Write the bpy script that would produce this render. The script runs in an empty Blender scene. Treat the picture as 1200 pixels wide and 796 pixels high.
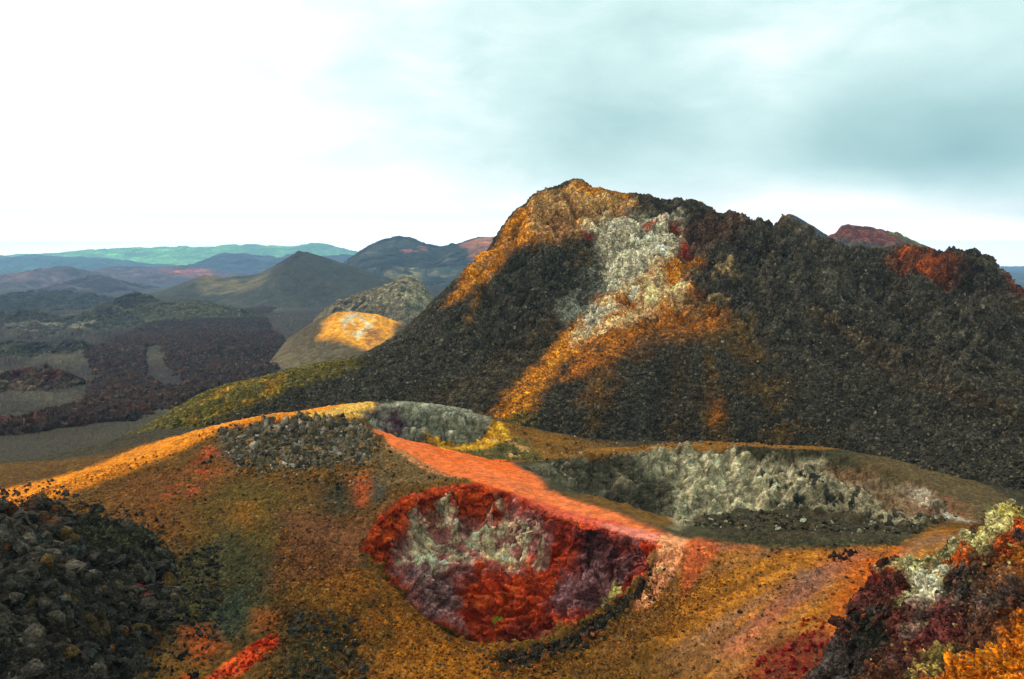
import bpy, math, random
import numpy as np
from mathutils import Vector, Euler

random.seed(7)
R = math.radians
C = bpy.context.scene.collection
sc = bpy.context.scene

# ---------------------------------------------------------------- camera
F = 1039.0                       # focal length in photo pixels (photo 1200 x 796)
PITCH = math.atan((398 - 300) / F)
cam_d = bpy.data.cameras.new('camera'); cam = bpy.data.objects.new('camera', cam_d); C.objects.link(cam)
cam_d.sensor_width = 36.0; cam_d.lens = F / 1200 * 36.0
cam_d.clip_start = 0.1; cam_d.clip_end = 40000
cam.location = (0, 0, 0); cam.rotation_euler = (R(90) - PITCH, 0, 0)
sc.camera = cam

# ---------------------------------------------------------------- sky, sun, exposure
SUN_EL, SUN_AZ = R(48), R(-62)          # azimuth measured from +Y towards +X
w = bpy.data.worlds.new('World'); sc.world = w; w.use_nodes = True
def pix_dir(px, py):
    c, s = math.cos(PITCH), math.sin(PITCH)
    a, b = (px - 600) / F, (398 - py) / F
    v = Vector((a, c + b * s, -s + b * c)); v.normalize(); return v

def build_world():
    nt = w.node_tree; nt.nodes.clear(); L = nt.links
    N = lambda t, **k: _node(nt, t, **k)
    sky = N('ShaderNodeTexSky', sky_type='NISHITA', sun_disc=False, sun_elevation=SUN_EL, sun_rotation=SUN_AZ, air_density=1.0, dust_density=2.0)
    tc = N('ShaderNodeTexCoord')
    def math_(op, a, b=None, c=None, clamp=False):
        m = N('ShaderNodeMath', operation=op, use_clamp=clamp)
        for i, v in enumerate((a, b, c)):
            if v is None: continue
            if isinstance(v, (int, float)): m.inputs[i].default_value = v
            else: L.new(v, m.inputs[i])
        return m.outputs[0]
    def noise(scale, detail, rough, zs=1.0, off=(0, 0, 0), dist=0.0):
        mp = N('ShaderNodeMapping'); mp.inputs['Scale'].default_value = (1, 1, zs); mp.inputs['Location'].default_value = off
        L.new(tc.outputs['Generated'], mp.inputs['Vector'])
        n = N('ShaderNodeTexNoise'); n.inputs['Scale'].default_value = scale; n.inputs['Detail'].default_value = detail
        n.inputs['Roughness'].default_value = rough; n.inputs['Distortion'].default_value = dist
        L.new(mp.outputs[0], n.inputs['Vector']); return n.outputs['Fac']
    n1 = noise(3.2, 6, 0.5, 2.2, (0.3, 0.1, 0.0), 0.2)
    n2 = noise(9.0, 6, 0.55, 2.4, (1.3, 2.1, 0.4), 0.3)
    wob = math_('ADD', math_('MULTIPLY', math_('SUBTRACT', n1, 0.5), 0.26), math_('MULTIPLY', math_('SUBTRACT', n2, 0.5), 0.10))
    def blob(px, py, rad, soft, zs=1.0):
        d = pix_dir(px, py)
        sub = N('ShaderNodeVectorMath', operation='SUBTRACT'); L.new(tc.outputs['Generated'], sub.inputs[0]); sub.inputs[1].default_value = d
        mul = N('ShaderNodeVectorMath', operation='MULTIPLY'); L.new(sub.outputs[0], mul.inputs[0]); mul.inputs[1].default_value = (1, 1, zs)
        ln = N('ShaderNodeVectorMath', operation='LENGTH'); L.new(mul.outputs[0], ln.inputs[0])
        v = math_('ADD', ln.outputs['Value'], wob)
        mr = N('ShaderNodeMapRange', interpolation_type='SMOOTHSTEP', clamp=True)
        mr.inputs['From Min'].default_value = rad + soft; mr.inputs['From Max'].default_value = rad - soft
        L.new(v, mr.inputs['Value']); return mr.outputs[0]
    SKY['blob'] = blob
    # cloud thickness: 0 = thin bright veil, 1 = thick grey-green base
    sep = N('ShaderNodeSeparateXYZ'); L.new(tc.outputs['Generated'], sep.inputs[0])
    ramp = N('ShaderNodeMapRange', interpolation_type='SMOOTHSTEP'); ramp.inputs['From Min'].default_value = -0.42; ramp.inputs['From Max'].default_value = 0.16
    L.new(math_('ADD', sep.outputs['X'], wob), ramp.inputs['Value'])
    th = math_('MULTIPLY', ramp.outputs[0], 0.42)
    th = math_('ADD', th, math_('MULTIPLY', blob(1130, 175, 0.11, 0.14, 2.2), 0.55))
    th = math_('ADD', th, math_('MULTIPLY', blob(740, 140, 0.08, 0.20, 1.5), 0.22))
    th = math_('ADD', th, math_('MULTIPLY', blob(440, 60, 0.08, 0.12, 1.5), 0.12))
    th = math_('SUBTRACT', th, math_('MULTIPLY', blob(1010, 255, 0.08, 0.11, 3.2), 0.50))
    th = math_('SUBTRACT', th, math_('MULTIPLY', blob(900, 40, 0.08, 0.12, 1.5), 0.22))
    th = math_('SUBTRACT', th, math_('MULTIPLY', blob(520, 40, 0.0, 0.09, 1.0), 0.20))
    hz_ = N('ShaderNodeMapRange', interpolation_type='SMOOTHSTEP'); hz_.inputs['From Min'].default_value = 0.13; hz_.inputs['From Max'].default_value = 0.0
    L.new(sep.outputs['Z'], hz_.inputs['Value'])
    th = math_('SUBTRACT', th, math_('MULTIPLY', hz_.outputs[0], 0.5))
    th = math_('ADD', th, math_('MULTIPLY', math_('SUBTRACT', n2, 0.5), 0.45), clamp=True)
    cr = N('ShaderNodeValToRGB'); e = cr.color_ramp.elements
    e[0].position = 0.0; e[0].color = (11.6, 11.4, 11.2, 1)
    e[1].position = 1.0; e[1].color = (2.2, 3.9, 4.0, 1)
    x = e.new(0.12); x.color = (9.6, 10.3, 10.0, 1)
    x = e.new(0.40); x.color = (6.0, 7.9, 7.6, 1)
    x = e.new(0.70); x.color = (3.5, 5.5, 5.4, 1)
    L.new(th, cr.inputs[0])
    mix = N('ShaderNodeMix', data_type='RGBA'); mix.inputs['Factor'].default_value = 0.94
    L.new(sky.outputs[0], mix.inputs['A']); L.new(cr.outputs[0], mix.inputs['B'])
    hb = N('ShaderNodeMapRange', interpolation_type='SMOOTHSTEP'); hb.inputs['From Min'].default_value = 0.045; hb.inputs['From Max'].default_value = 0.0
    hb.inputs['To Min'].default_value = 1.0; hb.inputs['To Max'].default_value = 2.6; L.new(sep.outputs['Z'], hb.inputs['Value'])   # bright clear strip under the cloud deck
    sc_ = N('ShaderNodeVectorMath', operation='SCALE'); L.new(mix.outputs['Result'], sc_.inputs[0]); L.new(hb.outputs[0], sc_.inputs['Scale'])
    bg = N('ShaderNodeBackground'); bg.inputs['Strength'].default_value = 0.10
    out = N('ShaderNodeOutputWorld'); L.new(sc_.outputs[0], bg.inputs[0]); L.new(bg.outputs[0], out.inputs[0])
def _node(nt, t, **k):
    n = nt.nodes.new(t)
    for a, v in k.items(): setattr(n, a, v)
    return n
SKY = {}
build_world()
sun_d = bpy.data.lights.new('sun', 'SUN'); sun = bpy.data.objects.new('sun', sun_d); C.objects.link(sun)
sun_d.energy = 1.5; sun_d.angle = R(10); sun_d.color = (1.0, 0.92, 0.78)
sdir = Vector((math.sin(SUN_AZ) * math.cos(SUN_EL), math.cos(SUN_AZ) * math.cos(SUN_EL), math.sin(SUN_EL)))
sun.rotation_euler = (-sdir).to_track_quat('-Z', 'Y').to_euler()
sc.view_settings.view_transform = 'Standard'; sc.view_settings.look = 'None'
sc.view_settings.exposure = 0.30; sc.view_settings.gamma = 1.0; sc.view_settings.use_curve_mapping = False
sc.cycles.max_bounces = 4; sc.cycles.diffuse_bounces = 2; sc.cycles.volume_bounces = 0
sc.cycles.use_denoising = True; sc.cycles.denoising_prefilter = 'NONE'; sc.cycles.denoising_input_passes = 'RGB_ALBEDO_NORMAL'

# ---------------------------------------------------------------- numpy tools
f32 = np.float32
rng = np.random.default_rng(11)
TAB = rng.random(65536).astype(f32)
TAB3 = rng.random((65536, 3)).astype(f32)
def _h(ix, iy, iz):
    return ((ix * 73856093) ^ (iy * 19349663) ^ (iz * 83492791)) & 65535
def vnoise(x, y, z):
    """value noise in 0..1"""
    xf, yf, zf = np.floor(x), np.floor(y), np.floor(z)
    ix, iy, iz = xf.astype(np.int64), yf.astype(np.int64), zf.astype(np.int64)
    u, v, t = (x - xf).astype(f32), (y - yf).astype(f32), (z - zf).astype(f32)
    u = u * u * (3 - 2 * u); v = v * v * (3 - 2 * v); t = t * t * (3 - 2 * t)
    def g(a, b, c): return TAB[_h(ix + a, iy + b, iz + c)]
    x00 = g(0, 0, 0) * (1 - u) + g(1, 0, 0) * u; x10 = g(0, 1, 0) * (1 - u) + g(1, 1, 0) * u
    x01 = g(0, 0, 1) * (1 - u) + g(1, 0, 1) * u; x11 = g(0, 1, 1) * (1 - u) + g(1, 1, 1) * u
    return (x00 * (1 - v) + x10 * v) * (1 - t) + (x01 * (1 - v) + x11 * v) * t
def fbm(x, y, z, oct=4, gain=0.5, mode=0):
    """-1..1; mode 1: billowed (rounded lumps with sharp creases)"""
    s = 0; a = 1.0; tot = 0
    for o in range(oct):
        n = vnoise(x + 13.7 * o, y + 7.1 * o, z + 3.3 * o) * 2 - 1
        if mode: n = np.abs(n) * 2.2 - 1
        s = s + a * n; tot += a; a *= gain
        x, y, z = (x * 0.8 + y * 0.6) * 2.03, (y * 0.8 - x * 0.6) * 2.03, z * 2.03
    return s / tot
def blocks(P, scale):
    """broken-rock relief: every Voronoi cell is a tilted facet. returns height -1..1, cell random 0..1"""
    Q = P * scale
    Q = Q + 0.18 * np.stack([fbm(*(Q * 1.7 + k * 5.3).T, oct=2) for k in range(3)], 1)
    I = np.floor(Q).astype(np.int64)
    b1 = np.full(len(Q), 9.0, f32); b2 = b1.copy(); h1 = np.zeros(len(Q), np.int64); off = np.zeros((len(Q), 3), f32)
    for a in (-1, 0, 1):
        for b in (-1, 0, 1):
            for c in (-1, 0, 1):
                J = I + np.array((a, b, c)); h = _h(J[:, 0], J[:, 1], J[:, 2])
                D = (Q - (J + TAB3[h])).astype(f32); d = (D * D).sum(1)
                m = d < b1
                b2 = np.where(m, b1, np.minimum(b2, d)); b1 = np.where(m, d, b1)
                h1 = np.where(m, h, h1); off = np.where(m[:, None], D, off)
    r = TAB3[(h1 + 7919) & 65535]; tilt = (r - 0.5) * 1.6
    edge = np.clip((np.sqrt(b2) - np.sqrt(b1)) / 0.22, 0, 1)
    cell = TAB[(h1 + 104729) & 65535]
    return ((cell - 0.45) * 0.9 + (off * tilt).sum(1)) * edge - 0.55 * (1 - edge), cell
def sstep(a, b, x):
    t = np.clip((x - a) / (b - a), 0, 1); return t * t * (3 - 2 * t)
def lin(c):
    c = np.asarray(c, dtype=float) / 255.0
    return np.where(c <= 0.04045, c / 12.92, ((c + 0.055) / 1.055) ** 2.4)

AY = [1.0]      # colour patches are drawn out downhill on the open slopes
STEEP = []       # pit walls: there the patches keep their proportions
def AYF(x, y):
    if AY[0] == 1.0: return 1.0
    a = np.full(x.shape, AY[0])
    for q in STEEP:
        s = (x > q[:, 0].min()) & (x < q[:, 0].max()) & (y > q[:, 1].min()) & (y < q[:, 1].max())
        if s.any(): b = a[s]; b[sdf(q, x[s], y[s]) < 0] = 1.5; a[s] = b
    return a
WARM = np.array((1.10, 0.95, 0.86))
class RBF:
    def __init__(s, pts, c=1.0, smooth=0.0):
        p = np.asarray(pts, float); s.c = c
        s.m = p[:, :2].mean(0); s.k = p[:, :2].std() ; X = (p[:, :2] - s.m) / s.k; s.X = X; n = len(X); s.cc = (c / s.k) ** 2
        K = np.sqrt(((X[:, None] - X[None]) ** 2).sum(2) + s.cc) - smooth * np.eye(n)
        Pm = np.c_[np.ones(n), X]
        A = np.block([[K, Pm], [Pm.T, np.zeros((3, 3))]])
        s.w = np.linalg.solve(A, np.r_[p[:, 2], 0, 0, 0])
    def __call__(s, x, y):
        sh = np.shape(x); x = np.ravel(x); y = np.ravel(y); out = np.empty(len(x)); n = len(s.X)
        for i in range(0, len(x), 60000):
            q = (np.c_[x[i:i + 60000], y[i:i + 60000]] - s.m) / s.k
            d = ((q[:, None, 0] - s.X[None, :, 0]) ** 2 + (q[:, None, 1] - s.X[None, :, 1]) ** 2 + s.cc)
            out[i:i + 60000] = np.sqrt(d) @ s.w[:n] + s.w[n] + q @ s.w[n + 1:]
        return out.reshape(sh)

CP, SP = math.cos(PITCH), math.sin(PITCH)
def at(px, py, Y):
    """the point at forward distance Y that the photo shows at (px, py)"""
    a, b = (px - 600) / F, (398 - py) / F
    dy = CP + b * SP; dz = -SP + b * CP
    return (a / dy * Y, Y, dz / dy * Y)

def sdf(poly, x, y):
    """signed distance (metres, negative inside) to a polygon in plan"""
    P = np.asarray(poly, float); n = len(P); d = np.full(x.shape, 1e18); ins = np.zeros(x.shape, bool)
    for i in range(n):
        ax, ay = P[i]; bx, by = P[(i + 1) % n]; ex, ey = bx - ax, by - ay
        wx, wy = x - ax, y - ay
        t = np.clip((wx * ex + wy * ey) / (ex * ex + ey * ey + 1e-12), 0, 1)
        d = np.minimum(d, (wx - t * ex) ** 2 + (wy - t * ey) ** 2)
        c = ((ay > y) != (by > y)) & (x < (bx - ax) * (y - ay) / (by - ay + 1e-12) + ax)
        ins ^= c
    d = np.sqrt(d); return np.where(ins, -d, d)

def hit(H, pts, y0, y1, extra=0.8):
    """where the sight lines of photo points meet the surface H: plan coordinates"""
    out = []
    ys = y0 * (y1 / y0) ** np.linspace(0, 1, 500)
    for px, py in pts:
        x1, _, z1 = at(px, py, 1.0)
        g = z1 * ys - H(x1 * ys, ys)
        k = np.where(g < 0)[0]
        if len(k) and k[0] > 0:
            i = k[0]; t = g[i - 1] / (g[i - 1] - g[i]); Y = ys[i - 1] + t * (ys[i] - ys[i - 1])
        elif len(k): Y = ys[0]
        else: Y = ys[np.argmin(g / ys)] * (1 + 0.02 * extra)
        out.append((x1 * Y, Y))
    return out

def mask(layer_poly, x, y, soft, amp, scale, seed=0.0):
    P = np.asarray(layer_poly); pad = soft + amp + 0.1
    m = np.zeros(x.shape); s = (x > P[:, 0].min() - pad) & (x < P[:, 0].max() + pad) & (y > P[:, 1].min() - pad) & (y < P[:, 1].max() + pad)
    if s.any():
        xs, ys = x[s], y[s]
        d = sdf(P, xs, ys) + amp * fbm(xs * scale, ys * scale * AYF(xs, ys), xs * 0 + seed, 5, 0.68)
        m[s] = sstep(soft, -soft, d)
    return m

# ---------------------------------------------------------------- landforms (control points: photo x, photo y, distance)
G_PTS = [(0,585,22),(60,572,22.5),(120,550,24),(200,520,26),(260,500,28),(330,487,30),(400,480,32),(430,474,33),
 (-120,600,21),(-300,620,20),(0,552,31),(100,530,34),(180,505,37),(-150,560,31),
 (60,640,18.2),(150,620,19),(250,560,23.2),(330,560,22.8),(400,560,22.8),(250,620,19.2),(330,640,18.4),(400,640,18.5),(300,700,16.5),(400,700,16.3),
 (200,540,24.8),(300,520,26.3),(390,515,27.5),
 (200,700,16.2),(100,720,15.5),(300,796,13.9),(450,796,13.8),(480,690,17.2),(540,748,15.9),(620,750,15.7),(700,714,16.4),(765,655,17.9),(600,796,14.1),(750,796,13.8),
 (900,796,12.9),(1000,796,12.4),(850,700,16.2),(950,700,15.4),(1000,660,17),(900,650,18),(800,628,19),(850,621,19.4),(950,622,19.4),(1050,628,18.8),(1150,640,17.5),(1250,650,17),
 (560,568,22.2),(480,580,21.2),(430,640,18.9),(450,510,28.2),(500,528,26.4),(560,548,24.8),(640,580,22.2),(720,603,20.6),(790,624,19.3),
 (460,560,22.8),(520,556,23.6),
 (540,478,36),(590,500,33.5),(600,520,31),(540,524,29.5),(480,518,29.3),(470,472,35.5),
 (600,541,28.2),(680,532,31),(760,524,33.5),(880,520,35),(1000,530,33),(1080,560,28.5),(1135,600,24.5)]
G_W = [(0,0,-1.75),(-6,0,-2.2),(6,0,-1.9),(0,4.5,-3.4),(-5,5,-3.9),(5,5,-3.6),(0,9,-6.0),(-12,8,-5.5),(12,9,-4.9),(0,-6,-1.6),
 (-8,42,-9.4),(-16,42,-9.6),(0,42,-9.4),(10,45,-9),(20,42,-9),(22,30,-8),(-24,40,-9.8),
 (-20,58,-12.6),(0,58,-11.5),(25,58,-11),(-36,50,-11.8),(-14,27.5,-7.5),(-20,26,-7.4)]
g_rbf = RBF([at(*p) for p in G_PTS] + G_W, c=1.2)
def smooth_noise2(x, y, s, seed, oct=4, *a): return fbm(x * s, y * s, x * 0 + seed, oct)
def Hplain(x, y):
    return (np.interp(y, (0, 60, 85, 130, 220, 350, 600, 1200, 2500, 9000), (-15, -15.2, -16.4, -18.8, -21, -23.6, -29, -40, -48, -50))
            + 1.8 * smooth_noise2(x, y, 1 / 38.0, 3.1, 3) * sstep(55, 90, y) + 9.0 * smooth_noise2(x, y, 1 / 300.0, 9.1, 4) * sstep(200, 900, y))
def Hbase(x, y):
    r = np.hypot(x, y); t = sstep(46, 72, np.maximum(y, r * 0.8))
    near = g_rbf(np.clip(x, -45, 45), np.clip(y, -12, 60))
    return near * (1 - t) + Hplain(x, y) * t
# pits sunk into the ground
PIT_A = hit(Hbase, [(424,640),(440,612),(470,588),(510,573),(560,569),(600,582),(640,602),(700,620),(745,632),(772,640),(752,668),(715,700),(665,732),(610,748),(565,748),(530,738),(500,715),(478,695),(452,672)], 12, 26)
PIT_B = hit(Hbase, [(612,546),(680,535),(760,527),(880,523),(1000,534),(1080,562),(1128,600)], 22, 40)
PIT_B += [at(1050,632,20.4)[:2], at(950,625,20.8)[:2], at(840,625,20.8)[:2], at(795,625,20.6)[:2], at(720,602,22.0)[:2], at(640,574,24.2)[:2]]
PIT_C = hit(Hbase, [(428,484),(450,477),(540,481),(582,496),(588,512),(560,522),(520,522),(480,516),(446,503)], 24, 40)
def Hground(x, y):
    z = Hbase(x, y)
    def carve(poly, pad, fn):
        P = np.asarray(poly); s = (x > P[:, 0].min() - pad) & (x < P[:, 0].max() + pad) & (y > P[:, 1].min() - pad) & (y < P[:, 1].max() + pad)
        if s.any():
            xs, ys = x[s], y[s]
            z[s] += fn(sdf(poly, xs, ys), xs, ys)
    z = np.array(z, float)
    carve(PIT_A, 0.6, lambda d, a, b: -0.95 * sstep(0.08, -0.42, d + 0.26 * smooth_noise2(a, b, 1.3, 5, 5)) - 2.2 * sstep(-0.3, -2.6, d) )
    carve(PIT_B, 0.6, lambda d, a, b: -0.5 * sstep(0.1, -0.7, d + 0.25 * smooth_noise2(a, b, .8, 6)) - 1.35 * sstep(-0.3, -2.6, d)
          + 0.75 * sstep(2.2, 0.3, np.hypot((a - 7.2) / 1.6, (b - 25.3) / 1.0)))
    carve(PIT_C, 0.6, lambda d, a, b: -1.0 * sstep(0.1, -1.3, d + 0.2 * smooth_noise2(a, b, 1., 7)))
    return z

HC = [(560,300,54),(590,262,56),(620,230,57),(642,217,57.5),(690,213,58),(730,224,58),(790,232,57),(850,245,56),(880,259,55.5),(910,263,55),(936,269,54.5),(970,281,53),(996,291,52),(1019,301,51),
 (1045,292,51.5),(1064,285,52),(1102,294,51),(1121,300,50.5),(1136,297,50),(1155,298,49.5),(1166,312,49),(1180,321,48),(1200,337,47),(1260,380,44),(1330,430,40),
 (540,322,52.5),(520,345,51),(490,374,50),(450,402,49),(420,418,48),(380,425,47),(330,435,46),(280,448,45),(240,460,44),(200,482,42.5),(165,502,41.5),(110,528,41)]
HF = [(600,350,48.5),(650,300,52),(700,300,51.8),(760,300,51.2),(640,420,42.5),(700,400,43),(800,400,42),(600,480,38),(700,500,36.3),(800,510,36),(700,350,47),(900,350,46.5),(900,420,40.7),(900,500,35.8),
 (1000,350,45.3),(1000,420,39.7),(1000,520,33.8),(1100,400,40),(1100,480,34.6),(1100,560,29.6),(1190,450,35),(1190,540,29.5),(1190,615,26.3),(1200,380,41.5),(500,470,39.8),(450,460,41.5),(400,465,41.5),
 (350,475,41),(300,480,41),(250,495,40.2),(200,512,39.5),(500,430,43),(1075,318,48.6),(1105,325,48),(640,260,55),(800,270,54),(900,290,52),(1140,330,47)]
h_pts = [at(*p) for p in HC + HF]
for p in HC:
    X, Y, Z = at(*p); h_pts += [(X * 1.1, Y + 7, Z - 2.8), (X * 1.2, Y + 18, Z - 9.5)]
h_pts += [(-8, 34, -10.5), (0, 32, -10.5), (10, 30, -10.5), (-16, 35, -12), (18, 24, -11), (40, 30, -10), (40, 50, -8)]
h_rbf = RBF(h_pts, c=1.0)
def Hhill(x, y): return h_rbf(x, y)

# ---------------------------------------------------------------- materials
def mat_mineral(name, s1, s2, bump=1.0, pebble=0.35, rough=0.95, obj_color=False, along=1.0):
    """weathered scoria and cinder: painted mineral colour broken into stones and grit"""
    m = bpy.data.materials.new(name); m.use_nodes = True; nt = m.node_tree; nt.nodes.clear(); L = nt.links
    N = lambda t, **k: _node(nt, t, **k)
    tc0 = N('ShaderNodeTexCoord'); mp0 = N('ShaderNodeMapping'); mp0.inputs['Scale'].default_value = (1, along, 1); L.new(tc0.outputs['Object'], mp0.inputs['Vector'])
    class tc: outputs = {'Object': mp0.outputs[0]}
    if obj_color:
        oi = N('ShaderNodeObjectInfo'); col = oi.outputs['Color']
    else:
        at_ = N('ShaderNodeAttribute', attribute_name='tint'); col = at_.outputs['Color']
    def noise(scale, detail=4, r=0.6):
        n = N('ShaderNodeTexNoise'); n.inputs['Scale'].default_value = scale; n.inputs['Detail'].default_value = detail; n.inputs['Roughness'].default_value = r
        L.new(tc.outputs['Object'], n.inputs['Vector']); return n
    def vor(scale, feat='F1'):
        v = N('ShaderNodeTexVoronoi', feature=feat); v.inputs['Scale'].default_value = scale; v.inputs['Randomness'].default_value = 1
        wn = noise(scale * 1.3, 2)
        mx = N('ShaderNodeVectorMath', operation='MULTIPLY_ADD'); L.new(wn.outputs['Color'], mx.inputs[0]); mx.inputs[1].default_value = (0.55 / scale,) * 3; L.new(tc.outputs['Object'], mx.inputs[2])
        L.new(mx.outputs[0], v.inputs['Vector']); return v
    def rng_(sock, a, b, c, d):
        r = N('ShaderNodeMapRange'); r.inputs['From Min'].default_value = a; r.inputs['From Max'].default_value = b
        r.inputs['To Min'].default_value = c; r.inputs['To Max'].default_value = d; L.new(sock, r.inputs['Value']); return r.outputs[0]
    def mul(c, f):
        x = N('ShaderNodeVectorMath', operation='SCALE'); L.new(c, x.inputs[0]); L.new(f, x.inputs['Scale']); return x.outputs[0]
    v1, v2 = vor(s1), vor(s2)
    big, fine = noise(s1 * 0.22, 5), noise(s2 * 2.2, 3)
    sp1 = N('ShaderNodeSeparateColor'); L.new(v1.outputs['Color'], sp1.inputs[0])
    sp2 = N('ShaderNodeSeparateColor'); L.new(v2.outputs['Color'], sp2.inputs[0])
    def stones(r):
        p = N('ShaderNodeMath', operation='POWER'); L.new(r, p.inputs[0]); p.inputs[1].default_value = 2.4
        return rng_(p.outputs[0], 0, 1, 1 - pebble, 1 + 2.2 * pebble)
    c = mul(col, stones(sp1.outputs[0]))
    c = mul(c, stones(sp2.outputs[1]))
    c = mul(c, rng_(big.outputs['Fac'], 0.3, 0.7, 0.78, 1.22))
    c = mul(c, rng_(fine.outputs['Fac'], 0.3, 0.7, 0.8, 1.2))
    # a few stones with a paler dusty weathering
    hs = N('ShaderNodeMix', data_type='RGBA'); hs.inputs['B'].default_value = (0.26, 0.2, 0.12, 1)
    L.new(c, hs.inputs['A']); L.new(rng_(sp2.outputs[2], 0.955, 0.985, 0, 0.42), hs.inputs['Factor'])
    bs = N('ShaderNodeBsdfPrincipled'); bs.inputs['Roughness'].default_value = rough; bs.inputs['Specular IOR Level'].default_value = 0.12
    L.new(hs.outputs['Result'], bs.inputs['Base Color'])
    # relief
    def add(a, b):
        x = N('ShaderNodeMath', operation='ADD'); L.new(a, x.inputs[0]); L.new(b, x.inputs[1]); return x.outputs[0]
    def scl(a, k):
        x = N('ShaderNodeMath', operation='MULTIPLY'); L.new(a, x.inputs[0]); x.inputs[1].default_value = k; return x.outputs[0]
    h = add(scl(v1.outputs['Distance'], -1.0 / s1), scl(v2.outputs['Distance'], -1.1 / s2))
    h = add(h, scl(sp1.outputs[1], 0.5 / s1)); h = add(h, scl(sp2.outputs[0], 0.45 / s2)); h = add(h, scl(fine.outputs['Fac'], 0.5 / s2))
    bp = N('ShaderNodeBump'); bp.inputs['Strength'].default_value = 1.0; bp.inputs['Distance'].default_value = bump
    L.new(h, bp.inputs['Height']); L.new(bp.outputs[0], bs.inputs['Normal'])
    out = N('ShaderNodeOutputMaterial'); L.new(bs.outputs[0], out.inputs[0]); return m
M_ground = mat_mineral('cinder_ground', 10, 34, 0.7, 0.17, along=.6)
M_path = mat_mineral('trodden_ash', 14, 50, 0.35, 0.08)
M_ash = mat_mineral('smooth_ash', 0.6, 2.4, 0.25, 0.10)
M_hill = mat_mineral('scoria_slope', 5.2, 14, 1.2, 0.34)
M_far = mat_mineral('distant_lava', 0.8, 2.4, 1.0, 0.3)
M_farther = mat_mineral('distant_hills', 0.02, 0.08, 0.5, 0.2)
M_crag = mat_mineral('crag_rock', 9, 34, 1.4, 0.42)
M_rub = mat_mineral('broken_rock', 14, 45, 0.8, 0.25)
M_rock = mat_mineral('loose_rock', 3, 9, 0.12, 0.35, obj_color=True)

# ---------------------------------------------------------------- mesh helpers
def set_tint(me, col):
    a = me.color_attributes.new('tint', 'FLOAT_COLOR', 'POINT')
    c = np.ones((len(me.vertices), 4), f32); c[:, :3] = np.clip(col, 0, 0.95); a.data.foreach_set('color', c.ravel())
def mesh_from(name, co, faces, col, mat, smooth=True, k=4, parent=None):
    me = bpy.data.meshes.new(name); n = len(co); me.vertices.add(n); me.vertices.foreach_set('co', np.asarray(co, f32).ravel())
    nf = len(faces); me.loops.add(nf * k); me.loops.foreach_set('vertex_index', np.asarray(faces, np.int32).ravel())
    me.polygons.add(nf); me.polygons.foreach_set('loop_start', np.arange(0, nf * k, k, dtype=np.int32)); me.polygons.foreach_set('loop_total', np.full(nf, k, np.int32))
    me.update(calc_edges=True)
    me.polygons.foreach_set('use_smooth', np.full(nf, smooth)); set_tint(me, col); me.materials.append(mat)
    o = bpy.data.objects.new(name, me); C.objects.link(o); o.parent = parent
    return o
def tag(o, label=None, cat=None, group=None, kind=None):
    for k, v in (('label', label), ('category', cat), ('group', group), ('kind', kind)):
        if v: o[k] = v
    return o

def paint(layers, x, y, base):
    """layers: (poly, colour 0-255, soft m, wobble m, wobble scale, opacity, breakup threshold or None, breakup scale)"""
    col = np.empty(x.shape + (3,)); col[:] = base if np.ndim(base) > 1 else lin(base)
    for i, (poly, c, soft, amp, scl, op, br, bscl) in enumerate(layers):
        m = mask(poly, x, y, soft, amp, scl, 1.7 * i)
        s = m > 0.002
        if not s.any(): continue
        mm = m[s] * op; xs, ys = x[s], y[s]
        if br is not None:
            mm = mm * sstep(br - 0.14, br + 0.14, fbm(xs * bscl, ys * bscl * AYF(xs, ys), xs * 0 + 3.9 * i, 4, 0.62))
        col[s] = col[s] * (1 - mm[:, None]) + lin(c) * mm[:, None]
    return col

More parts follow.
